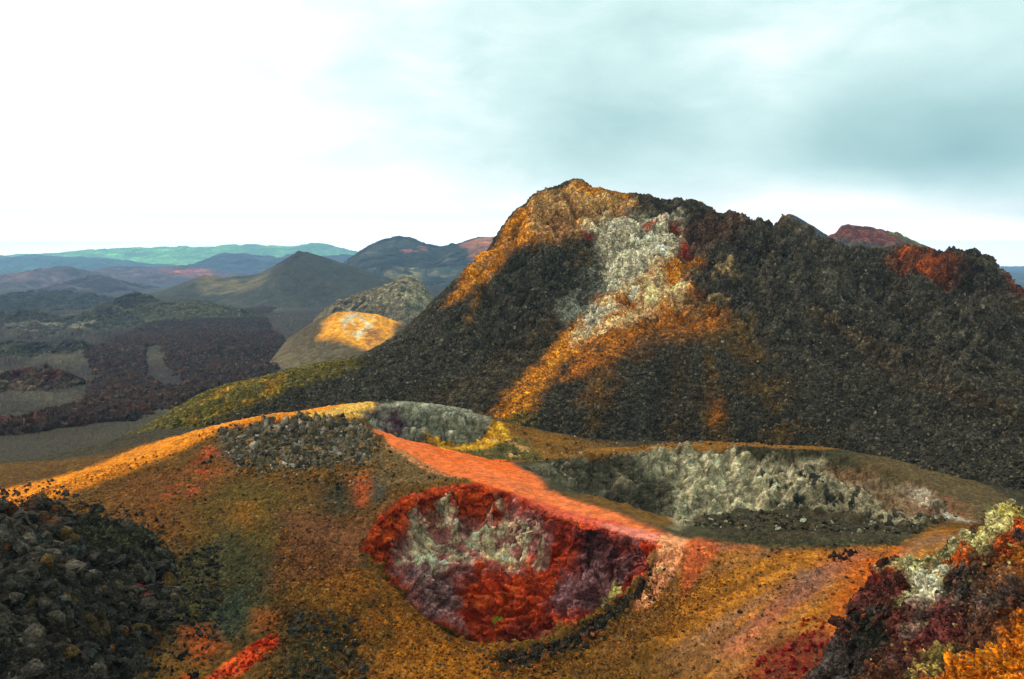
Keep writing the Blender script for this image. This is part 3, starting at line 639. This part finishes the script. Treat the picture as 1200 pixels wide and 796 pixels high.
ridge('cinder_cone', [(80,385),(110,362),(140,346),(158,341),(172,345),(195,352),(240,352),(262,357),(300,368),(330,378)], 330, 65, 60, -24.5, (70,72,50), M_far, amp=.2, rough=.9, rsc=.2,
      layers=[([(100,375),(130,348),(165,338),(180,350),(140,362),(120,385)], (44,40,36), dict(soft=1.5, amp=4, scl=.15, br=-.2, bscl=.2))])
ridge('rocky_hill', [(374,366),(384,358),(400,350),(430,340),(455,332),(472,323),(482,322),(495,330),(506,345),(520,360),(560,375)], 270, 36, 35, -22.5, (124,118,90), M_far, amp=.25, rough=.5, rsc=.5,
      layers=[([(440,350),(472,324),(484,322),(508,347),(500,362),(470,366)], (156,152,118), dict(soft=1, amp=2, scl=.3, br=-.3, bscl=.4)),
              ([(452,350),(462,334),(478,330),(474,345)], (70,72,66), dict(soft=.8, amp=1.5, scl=.3, br=-.2, bscl=.4)),
              ([(385,360),(400,352),(430,345),(430,362),(390,365)], (58,54,46), dict(soft=.8, amp=2, scl=.3, br=0., bscl=.4))])
ridge('rocky_hill', [(336,398),(356,384),(375,372),(395,366),(412,365),(440,368),(470,378),(520,400)], 180, 28, 20, -20.3, (92,84,60), M_ash, amp=.03, rough=.08, rsc=1.2, nx=600, ny=220,
      layers=[([(374,398),(383,376),(400,364),(440,366),(472,378),(456,395),(432,410),(412,403),(394,400)], (232,162,50), dict(soft=1.4, amp=1.2, scl=.4)),
              ([(398,376),(412,366),(440,370),(436,385),(420,398),(405,390)], (216,204,166), dict(soft=.7, amp=1.4, scl=.5, br=0.0, bscl=.9)),
              ([(425,385),(445,385),(450,400),(430,410)], (172,120,60), dict(soft=.6, amp=1, scl=.5, br=0., bscl=.8))])
ridge('cinder_cone', [(870,300),(905,268),(917,254),(924,250),(932,252),(950,263),(975,278),(1010,300)], 330, 60, 60, B, (74,72,66), M_far, amp=.15, rough=.4, rsc=.2)
ridge('cinder_cone', [(940,300),(965,283),(978,272),(986,264),(994,262),(1020,266),(1050,272),(1080,285),(1110,298),(1160,320)], 240, 60, 60, B, (84,78,70), M_far, amp=.15, rough=.35, rsc=.3,
      layers=[([(960,286),(986,262),(1050,270),(1075,283),(1050,285),(1000,284)], (118,66,54), dict(soft=1, amp=2.5, scl=.15)),
              ([(1040,272),(1060,272),(1120,300),(1080,292)], (112,116,70), dict(soft=1, amp=2, scl=.15))])

ridge('lava_ridge', [(-200,335),(-60,338),(0,346),(40,341),(75,338),(110,345),(150,352),(200,362)], 470, 110, 90, -27, (56,58,56), M_far, amp=.35, rough=1.6, rsc=.12)
ridge('lava_ridge', [(-250,365),(-100,362),(-20,370),(30,362),(70,368),(100,372),(120,366),(150,376),(190,384)], 290, 55, 50, -23, (64,66,56), M_far, amp=.35, rough=1.2, rsc=.2,
      layers=[([(0,380),(60,372),(120,376),(100,390),(20,392)], (120,118,100), dict(soft=2, amp=5, scl=.2, br=.05, bscl=.2))])
ridge('lava_ridge', [(-100,410),(-20,402),(30,398),(60,404),(84,395),(98,398),(110,408),(150,416)], 190, 32, 26, -20.8, (62,62,46), M_far, amp=.35, rough=.7, rsc=.35,
      layers=[([(20,400),(90,394),(110,410),(40,414)], (40,38,34), dict(soft=1, amp=2, scl=.2, br=-.1, bscl=.3))])
ridge('lava_ridge', [(-80,440),(0,436),(30,430),(60,428),(80,434),(95,446)], 128, 18, 16, -19, (74,62,46), M_far, amp=.35, rough=.6, rsc=.6,
      layers=[([(10,440),(40,430),(80,436),(60,450)], (80,42,34), dict(soft=.8, amp=2, scl=.3, br=-.1, bscl=.4))])

# lava flow across the valley floor
FLOW = hit(Hplain, [(95,412),(135,395),(180,376),(260,372),(320,352),(345,343),(400,335),(445,331),(400,340),(350,350),(310,368),(318,382),(338,400),(342,425),(320,440),(260,455),(200,478),(170,492),(90,500),(20,512),(-60,515),(-60,495),(40,488),(92,470),(110,440)], 60, 900)
ISLE = hit(Hplain, [(176,405),(186,404),(190,425),(212,445),(214,455),(195,452),(176,440),(172,420)], 60, 600)
def Hflow(x, y):
    d = sdf(FLOW, x, y) + .9 * smooth_noise2(x, y, .12, 61); e = sdf(ISLE, x, y) + .3 * smooth_noise2(x, y, .3, 62)
    return Hplain(x, y) - .9 + 1.5 * sstep(1.5, -1.5, d) * sstep(-.6, .9, e)
def flow_c(x, y, z):
    n = smooth_noise2(x, y, .1, 63, 4)[:, None]; m = smooth_noise2(x, y, .3, 64, 4)[:, None]
    c = lin((50, 37, 28)) * (1 + .5 * n); k = sstep(.15, .4, m) * .6
    return c * (1 - k) + lin((70, 42, 30)) * k
ys = 68 * (900 / 68) ** np.linspace(0, 1, 680)
X, Y = polar(-100, 470, 620, ys)
SF = sheet('lava_flow', Hflow, X, Y, flow_c, [], [(None, .55, .8, 1, 0), (None, .2, 2.5, 1, 0)], M_far, keep=lambda x, y, z: (sdf(FLOW, x, y) < 4) & (sdf(ISLE, x, y) > -1.0))
tag(SF.o, kind='structure')

# ================================================================ OUTCROPS CLOSE TO THE CAMERA
OR = [(1200,577,10.2),(1165,590,10.3),(1130,607,10.2),(1095,625,10.2),(1060,637,10.1),(1025,650,10.0),(1150,650,9.0),(1200,640,8.8),(1250,600,9),(1250,560,10.5),(1080,690,8.9),(1020,700,9.3),(1200,700,7.8),
 (1120,740,7.9),(1050,760,8.2),(1000,700,9.5),(985,720,9.3),(1010,770,8.6),(1200,796,6.5),(1100,796,7.1),(1020,796,7.9),(1300,700,7.3),(1300,800,6),(1000,796,8.2),(970,800,8.5)]
r_rbf = RBF([at(*p) for p in OR] + [(5, 4, -3.6), (3, 3, -3.6), (9, 9, -2.6), (10, 12, -3.4), (7, 12.5, -4)], c=.4)
ROUT = [at(*p)[:2] for p in [(1000,684,9.7),(1028,650,10.1),(1060,636,10.2),(1095,624,10.3),(1130,606,10.4),(1165,589,10.5),(1200,575,10.6),(1260,550,10.8),(1400,560,11),(1400,900,4.0),(1100,950,4.4),(965,860,6.5),(990,800,8.0),(992,765,8.6),(982,735,9.1),(978,715,9.4)]]
def HoutR(x, y):
    d = sdf(ROUT, x, y) + .12 * smooth_noise2(x, y, 2.2, 71)
    return np.where(d > 0, np.maximum(r_rbf(x, y) - .22 - 1.5 * np.maximum(d, 0), -9), r_rbf(x, y) - .22 * sstep(-.5, 0, d))
o_ = lambda pts, c, **k: LP(HoutR, pts, 5, 12, c, **k)
def outr_base(x, y, z):
    n = smooth_noise2(x, y, 1.6, 72, 5)[:, None]; m = smooth_noise2(x, y, 3.5, 73, 4)[:, None]
    c = lin((88, 58, 40)) * (1 + .4 * n); k = sstep(.05, .3, m)
    return c * (1 - k) + lin((64, 60, 56)) * k
RLY = [
 o_([(1000,690),(1030,650),(1060,650),(1060,690),(1030,740),(985,740)], (88,46,38), soft=.1, amp=.15, scl=3),
 o_([(1010,690),(1030,655),(1060,645),(1050,680)], (150,54,30), soft=.08, amp=.15, scl=4, br=.05, bscl=6),
 o_([(1025,652),(1060,636),(1130,604),(1200,572),(1260,550),(1260,590),(1200,600),(1150,630),(1110,660),(1080,690),(1050,700),(1060,665)], (198,198,132), soft=.08, amp=.14, scl=3),
 o_([(1140,600),(1200,572),(1260,555),(1260,590),(1200,600)], (212,200,100), soft=.08, amp=.12, scl=3, br=-.1, bscl=5),
 o_([(1075,650),(1150,615),(1200,600),(1200,615),(1150,650),(1100,668)], (196,92,24), soft=.05, amp=.14, scl=4, br=.02, bscl=5),
 o_([(1060,700),(1075,665),(1110,650),(1095,690),(1070,730),(1050,745),(1040,740)], (200,204,176), soft=.06, amp=.12, scl=4, br=-.2, bscl=6),
 o_([(1150,655),(1200,625),(1260,600),(1260,700),(1200,690),(1140,700)], (194,120,28), soft=.15, amp=.2, scl=2.4, br=-.3, bscl=4),
 o_([(1140,760),(1200,700),(1260,680),(1260,860),(1060,860),(1090,780)], (204,118,14), soft=.12, amp=.2, scl=2.4, br=-.35, bscl=4),
 o_([(1060,770),(1110,740),(1140,760),(1090,790),(1060,830),(1030,830)], (186,170,90), soft=.1, amp=.15, scl=3, br=.12, bscl=6),
 o_([(1030,720),(1110,690),(1130,720),(1080,770),(1030,760)], (104,48,44), soft=.12, amp=.2, scl=2.4, op=.8),
 o_([(985,735),(1030,715),(1030,760),(995,750)], (40,44,34), soft=.08, amp=.1, scl=4),
 o_([(1120,665),(1190,650),(1200,690),(1150,730),(1110,700)], (72,66,60), soft=.15, amp=.2, scl=2.4, op=.75),
]
tt = np.linspace(920, 1330, 640); ysR = np.concatenate([np.arange(4.5, 6.4, .03), np.arange(6.4, 11.6, .010)])
X, Y = polar(930, 1240, 520, ysR, 0, 400)
SR = sheet('rock_outcrop', HoutR, X, Y, outr_base, RLY, [(None, .19, 1.9, 1, 0), (None, .11, 5, 1, 0), (None, .04, 15, 1, 0)], M_crag, steep=True,
           keep=lambda x, y, z: sdf(ROUT, x, y) < 1.6)
tag(SR.o, 'large lava outcrop at the right edge, crusted with pale green lichen and orange rock', 'rock outcrop')

OL = [(-20,589,15.5),(0,590,16),(40,594,16.6),(80,600,17.4),(130,610,18.4),(180,622,18.8),(212,645,18.4),(215,690,16.8),(195,740,15.1),(175,796,13.8),(120,660,16),(120,720,13.9),(110,790,12.2),(60,630,15),(30,660,13.2),(40,700,12.4),(40,796,10.6),(-60,700,11.4),(-60,640,13),(-80,600,14.6)]
l_rbf = RBF([at(*p) for p in OL] + [(-14, 15, -4.0), (-10, 9, -4.4), (-4, 8, -5.6), (-9, 20, -6.6), (-13, 20, -6.2)], c=.6)
LOUT = [at(*p)[:2] for p in [(-140,583,15.5),(-40,588,15.9),(40,592,17),(80,598,17.9),(120,606,18.8),(175,617,19.2),(214,640,18.8),(218,690,17),(200,740,15.2),(175,796,13.8),(140,900,11),(-100,900,8.6),(-160,800,9),(-180,680,12)]]
def HoutL(x, y):
    d = sdf(LOUT, x, y) + .15 * smooth_noise2(x, y, 1.5, 81)
    z = l_rbf(x, y) + .16 * smooth_noise2(x, y, .9, 82)
    return np.where(d > 0, z - .45 * d, z + .10 * sstep(0, -.8, d))
q_ = lambda pts, c, **k: LP(HoutL, pts, 8, 21, c, **k)
def outl_base(x, y, z):
    n = smooth_noise2(x, y, 1.3, 83, 5)[:, None]; return lin((60, 58, 50)) * (1 + .45 * n)
LLY = [
 q_([(85,600),(180,612),(215,640),(200,660),(150,640),(90,635)], (62,64,42), soft=.25, amp=.25, scl=1.5),
 q_([(0,595),(70,590),(80,620),(30,630),(0,625)], (96,60,26), soft=.1, amp=.2, scl=3, br=.05, bscl=4),
 q_([(60,700),(130,710),(130,760),(60,750)], (84,72,44), soft=.2, amp=.25, scl=2, br=.1, bscl=4),
 q_([(160,680),(172,682),(172,700),(162,698)], (150,40,22), soft=.06, amp=.08, scl=5),
]
X, Y = polar(-40, 290, 520, np.concatenate([np.arange(8, 10, .04), np.arange(10, 20.5, .018)]), 300, 0)
SL = sheet('rock_outcrop', HoutL, X, Y, outl_base, LLY, [(None, .22, 1.6, 1, 0), (None, .13, 4.2, 1, 0), (None, .04, 12, 1, 0)], M_crag, steep=True,
           keep=lambda x, y, z: sdf(LOUT, x, y) < 1.6)
tag(SL.o, 'dark mound of broken black lava filling the bottom left corner', 'rock outcrop')

# ================================================================ LOOSE ROCK
ico = bpy.data.meshes.new('tmp')
import bmesh
def ico_arrays(sub):
    bm = bmesh.new(); bmesh.ops.create_icosphere(bm, subdivisions=sub, radius=1); bm.verts.ensure_lookup_table()
    v = np.array([x.co[:] for x in bm.verts]); f = np.array([[a.index for a in fc.verts] for fc in bm.faces]); bm.free(); return v, f
V1, F1 = ico_arrays(1); V2, F2 = ico_arrays(2); V3, F3 = ico_arrays(4)
def rock_shape(V, r):
    """an angular stone: sphere cut back by random planes, then roughened"""
    v = V.copy()
    for _ in range(13):
        n = r.normal(size=3); n /= np.linalg.norm(n); d = r.uniform(.3, .75); k = v @ n
        v = v - np.maximum(k - d, 0)[:, None] * n
    v = v * (1 + .05 * r.normal(size=(len(v), 1))); v *= r.uniform(.65, 1.15, 3) * (1, 1, .72); return v
SH1 = [rock_shape(V1, rng) for _ in range(10)]; SH2 = [rock_shape(V2, rng) for _ in range(14)]; SH3 = [rock_shape(V3, rng) for _ in range(12)]
SH3 = [v * (1 + .16 * blocks(v.astype(f32) + 7 * i, 2.6)[0][:, None] + .10 * fbm(*(v * 5 + i).T, oct=3)[:, None]) for i, v in enumerate(SH3)]
def rot(r):
    q = r.normal(size=4); q /= np.linalg.norm(q); a, b, c, d = q
    return np.array([[1 - 2 * (c * c + d * d), 2 * (b * c - d * a), 2 * (b * d + c * a)], [2 * (b * c + d * a), 1 - 2 * (b * b + d * d), 2 * (c * d - b * a)], [2 * (b * d - c * a), 2 * (c * d + b * a), 1 - 2 * (b * b + c * c)]])
PATH = np.asarray(GL[NPATH][0])
def pick(S, H, pts, n, y0, y1, poly=None, path=False):
    P = np.asarray(poly if poly is not None else hit(H, pts, y0, y1))
    m = (S.x > P[:, 0].min()) & (S.x < P[:, 0].max()) & (S.y > P[:, 1].min()) & (S.y < P[:, 1].max())
    i = np.where(m)[0]; i = i[sdf(P, S.x[i], S.y[i]) < 0]
    if S is SG and not path: i = i[sdf(PATH, S.x[i], S.y[i]) > 0]
    return rng.choice(i, min(n, len(i)), replace=False)
GRIT_V, GRIT_F, GRIT_C, cnt = [], [], [], [0]
def grit(S, H, pts, n, y0, y1, s0, s1, tints=None, ptint=.3, fine=True, poly=None, sink=.2, dark=.55, path=False):
    SHP, FF = (SH1, F1) if fine else (SH2, F2)
    I = pick(S, H, pts, n, y0, y1, poly, path); n = len(I); SHA = np.array(SHP)
    s = s0 * (s1 / s0) ** (rng.random(n) ** 2); q = rng.normal(size=(n, 4)); q /= np.linalg.norm(q, axis=1)[:, None]; a, b, c, d = q.T
    M = np.stack([1 - 2 * (c * c + d * d), 2 * (b * c - d * a), 2 * (b * d + c * a), 2 * (b * c + d * a), 1 - 2 * (b * b + d * d), 2 * (c * d - b * a), 2 * (b * d - c * a), 2 * (c * d + b * a), 1 - 2 * (b * b + c * c)], 1).reshape(n, 3, 3)
    V = np.einsum('nvk,njk->nvj', SHA[rng.integers(len(SHP), size=n)] * s[:, None, None], M) + (S.P[I] + S.N[I] * s[:, None] * sink)[:, None]
    col = S.col[I] * rng.uniform(dark, 1.5, n)[:, None]
    if tints:
        t = rng.random(n) < ptint; T = lin(tints)[rng.integers(len(tints), size=n)] * rng.uniform(.7, 1.1, n)[:, None]; col = np.where(t[:, None], T, col)
    nv = V.shape[1]
    GRIT_V.append(V.reshape(-1, 3)); GRIT_F.append((FF[None] + (cnt[0] + np.arange(n) * nv)[:, None, None]).reshape(-1, 3)); GRIT_C.append(np.repeat(col, nv, 0)); cnt[0] += n * nv
def flush(name, label, cat):
    o = mesh_from(name, np.concatenate(GRIT_V), np.concatenate(GRIT_F), np.concatenate(GRIT_C), M_rub, smooth=False, k=3)
    tag(o, label, cat, kind='stuff'); GRIT_V.clear(); GRIT_F.clear(); GRIT_C.clear(); cnt[0] = 0
ALLG = [(0,590),(200,520),(430,478),(640,545),(800,640),(1060,632),(1000,800),(100,800)]
grit(SG, Hground, ALLG, 20000, 11.5, 40, .014, .045, None, dark=.8)
grit(SG, Hground, ALLG, 7000, 11.5, 40, .015, .075, [(168,110,30),(60,56,44),(140,120,80),(96,50,24)], .35)
grit(SG, Hground, [(400,650),(520,740),(620,760),(690,770),(760,690),(870,670),(800,740),(760,750),(720,810),(300,800),(330,620)], 12000, 11.5, 30, .012, .05, [(196,116,20),(70,62,40),(150,74,20)], .5)
grit(SG, Hground, [(0,590),(200,520),(430,478),(440,490),(200,535),(0,605)], 900, 18, 40, .015, .07, [(214,140,40),(120,100,70)], .5)
grit(SG, Hground, [(600,500),(880,515),(1130,600),(1070,640),(800,620),(640,570)], 3500, 19, 45, .03, .13, [(176,174,140),(60,62,54)], .25)
grit(SG, Hground, None, 420, 12, 40, .010, .035, [(214,130,84),(170,84,48),(120,70,48)], .7, poly=GL[NPATH][0], path=True)
flush('gravel', 'loose gravel and cinder strewn over the brown slopes', 'gravel')
grit(SH, Hhill, [(160,520),(450,405),(560,300),(700,225),(900,262),(1120,305),(1200,340),(1200,620),(1000,540),(700,525)], 34000, 26, 60, .035, .15, [(130,120,96),(100,98,86)], .14)
grit(SH, Hhill, [(560,520),(640,420),(900,420),(1200,480),(1200,620),(1000,540),(700,525)], 9000, 26, 60, .03, .12, [(110,96,64),(80,76,64)], .12)
flush('scree', 'dark scree of lava clinker covering the big hill', 'scree')
grit(SL, HoutL, None, 1500, 8, 21, .02, .06, None, poly=LOUT)
grit(SL, HoutL, [(-60,590),(0,592),(75,594),(92,640),(150,652),(200,662),(222,700),(170,800),(-100,810)], 5200, 8, 21, .035, .26, [(110,84,40),(80,84,74),(110,60,30)], .07, fine=False, dark=.5)
grit(SG, Hground, [(255,503),(340,488),(400,490),(440,500),(450,535),(420,550),(300,552),(262,530)], 900, 12, 40, .05, .17, [(176,170,158),(190,130,60),(60,60,52)], .5, fine=False)
grit(SG, Hground, [(560,772),(640,750),(705,718),(765,660),(785,660),(770,700),(735,730),(690,765),(640,790),(580,796)], 700, 12, 30, .03, .11, [(176,90,40),(96,76,26),(44,42,36)], .5, fine=False)
grit(SG, Hground, [(330,720),(420,720),(430,800),(320,800)], 260, 11, 30, .04, .12, [(70,72,64),(50,50,42)], .8, fine=False)
grit(SG, Hground, [(200,650),(260,640),(260,720),(230,800),(170,800)], 420, 11, 30, .03, .12, [(56,56,50),(42,42,38)], .9, fine=False)
grit(SG, Hground, [(240,796),(300,750),(325,738),(330,752),(290,782),(262,806)], 260, 11, 30, .02, .07, [(226,60,14),(190,44,12)], .9, fine=False)
grit(SG, Hground, [(225,510),(340,484),(440,478),(470,520),(462,560),(400,572),(290,562),(235,545)], 900, 12, 40, .03, .12, [(150,140,120),(176,120,56),(60,60,52)], .5, fine=False)
grit(SG, Hground, [(0,572),(100,588),(190,600),(245,640),(262,700),(225,760),(150,800),(150,640),(60,600),(0,592)], 700, 12, 40, .03, .12, [(60,58,50),(46,46,40),(90,66,36)], .9, fine=False)
flush('rubble', 'heaped broken lava rubble', 'rubble')
grit(SR, HoutR, None, 5200, 5, 12, .012, .05, [(196,110,20),(84,76,66),(110,60,40),(190,180,110)], .18, fine=False, poly=ROUT)
flush('rubble', 'small crumbling rock fragments over the outcrop', 'rubble')

ROCKM = []
for i, v in enumerate(SH3):
    me = bpy.data.meshes.new('rock'); me.from_pydata(v.tolist(), [], F3.tolist()); me.materials.append(M_rock); ROCKM.append(me)
def rock_at(S, i, s, c, label, group, cat='rock', squash=1.0):
    o = bpy.data.objects.new('rock', ROCKM[int(rng.integers(len(ROCKM)))]); C.objects.link(o)
    p = S.P[i] + S.N[i] * s * .25; o.location = p; o.rotation_euler = tuple(rng.uniform(0, 6.28, 3)); o.scale = (s, s * rng.uniform(.8, 1.1), s * squash)
    o.color = (*[float(t) for t in np.clip(c * WARM, 0, 1)], 1); tag(o, label, cat, group); return o
def rocks(S, H, pts, n, y0, y1, s0, s1, tint, name, where, group, poly=None, zones=None, cat='rock'):
    """zones: (names left to right, names near to far): every stone is named by its size and the part of the heap it lies in"""
    I = pick(S, H, pts, n, y0, y1, poly); hx = S.x[I] / S.y[I]; hy = S.y[I]; rx = hx.argsort().argsort() / max(len(I), 1); ry = hy.argsort().argsort() / max(len(I), 1)
    sz = s0 * (s1 / s0) ** (rng.random(len(I)) ** 1.5); rz = sz.argsort().argsort() / max(len(I), 1)
    for k, i in enumerate(I):
        a = zones[0][int(rx[k] * len(zones[0]))]; b = zones[1][int(ry[k] * len(zones[1]))]; size = ('small', 'medium sized', 'large')[int(rz[k] * 3)]
        rock_at(S, i, sz[k], lin(tint) * rng.uniform(.7, 1.25), f'{size} {name}, {b} {a} {where}', group, cat)
LR3 = ('left', 'middle', 'right'); NF3 = ('lower', 'central', 'upper')
LR5 = ('far left', 'left', 'middle', 'right', 'far right'); NF5 = ('lowest', 'lower', 'central', 'upper', 'topmost')
rocks(SL, HoutL, None, 84, 8, 21, .14, .32, (66,64,56), 'black angular lava block', 'part of the dark mound', 'lava blocks of the dark mound', poly=LOUT, zones=(LR5, NF5))
rocks(SL, HoutL, [(0,680),(180,690),(180,760),(0,770)], 9, 8, 21, .08, .15, (168,110,56), 'tan orange stone', 'among the black mound blocks', 'tan stones of the dark mound', zones=(LR3, ('low',)))
rocks(SG, Hground, [(255,508),(340,492),(400,492),(440,505),(445,530),(420,545),(300,548),(265,530)], 45, 12, 40, .14, .28, (104,100,86), 'grey lava block', 'of the belt under the left crest', 'grey blocks under the left crest', zones=(LR5, ('lower edge', 'middle', 'upper edge')))
rocks(SG, Hground, [(885,775),(920,755),(960,735),(975,745),(950,785),(900,800),(885,796)], 38, 11, 30, .05, .10, (178,50,44), 'crimson stone', 'in the scatter beside the right outcrop', 'crimson stones by the right outcrop', zones=(LR5, NF5))
rocks(SG, Hground, [(920,730),(960,715),(975,735),(950,760),(925,750)], 12, 11, 30, .04, .08, (206,90,24), 'orange stone', 'just above the crimson scatter', 'orange stones by the right outcrop', zones=(LR3, ('low', 'high')))
rocks(SG, Hground, [(970,650),(1000,645),(1010,652),(990,658),(972,657)], 12, 11, 30, .07, .16, (64,38,32), 'dark stone', 'in the cluster near the brown slope top', 'small dark cluster on the brown slope', zones=(('left', 'right'), ('front', 'back')))
rocks(SG, Hground, [(450,640),(640,770),(560,796),(330,796),(330,650)], 16, 11, 30, .05, .09, (120,112,84), 'pale tan stone', 'on the gravel below the red pit', 'pale stones below the red pit', zones=(LR3, ('nearer', 'farther')))
rocks(SR, HoutR, [(1060,640),(1130,604),(1200,572),(1200,590),(1140,622),(1110,655),(1075,690),(1050,735),(1035,735),(1060,680)], 46, 5, 12, .045, .12, (178,176,128), 'pale green lichened rock', 'on the crest of the right outcrop', 'lichened rocks of the right outcrop', zones=(LR5, NF5))
rocks(SR, HoutR, [(1000,690),(1030,652),(1062,648),(1050,690),(1020,740),(985,740)], 16, 5, 12, .05, .12, (88,54,42), 'dark maroon rock', 'on the left face of the right outcrop', 'maroon rocks of the right outcrop', zones=(('outer', 'middle', 'inner'), NF5))

# fern growing in the bottom of the red pit
M_leaf = mat_mineral('fern_leaf', 30, 90, .2, .15, rough=.6)
def fern(px, py, size, n, label):
    (x0, y0), = hit(Hground, [(px, py)], 12, 26); k = np.argmin((SG.x - x0) ** 2 + (SG.y - y0) ** 2); p = SG.P[k]
    e = bpy.data.objects.new('fern', None); C.objects.link(e); e.location = p; tag(e, label, 'plant')
    st = mesh_from('crown', np.array([(0,0,-.02),(.02,0,.03),(0,.02,.03),(-.02,-.01,.035)]), np.array([(0,1,2),(0,2,3),(0,3,1),(1,3,2)]), np.repeat(lin((70,60,20))[None], 4, 0), M_leaf, smooth=False, k=3, parent=e)
    for _ in range(n):
        V, Fc = [], []; az = rng.uniform(0, 6.28); L_ = size * rng.uniform(.6, 1.1); lean = rng.uniform(.25, 1.0); side = np.array((-math.sin(az), math.cos(az), 0)); seg = 9
        for j in range(seg):
            t = (j + .6) / seg; out = L_ * t * lean * .7; up = L_ * (t - .5 * lean * t * t); c = np.array((math.cos(az) * out, math.sin(az) * out, up)); fw = np.array((math.cos(az) * .5, math.sin(az) * .5, .4)); wd = L_ * .30 * (1 - t) ** .7 + .006
            for sg in (-1, 1):
                b = len(V); tip = c + side * sg * wd + fw * wd * .4
                V += [c, c * .5 + tip * .5 + fw * L_ * .05, tip, c * .5 + tip * .5 - fw * L_ * .04]; Fc.append((b, b + 1, b + 2, b + 3))
        mesh_from('frond', np.array(V), np.array(Fc), np.repeat(lin((92,150,24))[None] * rng.uniform(.7, 1.2), len(V), 0), M_leaf, smooth=False, parent=e)
fern(578, 731, .30, 16, 'bright green fern growing at the bottom of the red pit')
fern(557, 690, .10, 7, 'tiny green fern tuft on the red wall of the pit')

# ================================================================ HAZE
hz = bpy.data.meshes.new('haze'); x0, x1, y0, y1, z0, z1 = -4400, 4400, -60, 4230, -75, 64
hz.from_pydata([(x, y, z) for x in (x0, x1) for y in (y0, y1) for z in (z0, z1)], [], [(0,1,3,2),(4,6,7,5),(0,4,5,1),(2,3,7,6),(0,2,6,4),(1,5,7,3)])
ho = bpy.data.objects.new('haze', hz); C.objects.link(ho); ho['kind'] = 'stuff'
mh = bpy.data.materials.new('haze'); mh.use_nodes = True; nt = mh.node_tree; nt.nodes.clear()
pv = nt.nodes.new('ShaderNodeVolumePrincipled'); pv.inputs['Color'].default_value = (.36, .66, 1.0, 1); pv.inputs['Density'].default_value = 3.2e-4; pv.inputs['Anisotropy'].default_value = .2
om = nt.nodes.new('ShaderNodeOutputMaterial'); nt.links.new(pv.outputs[0], om.inputs['Volume']); hz.materials.append(mh)
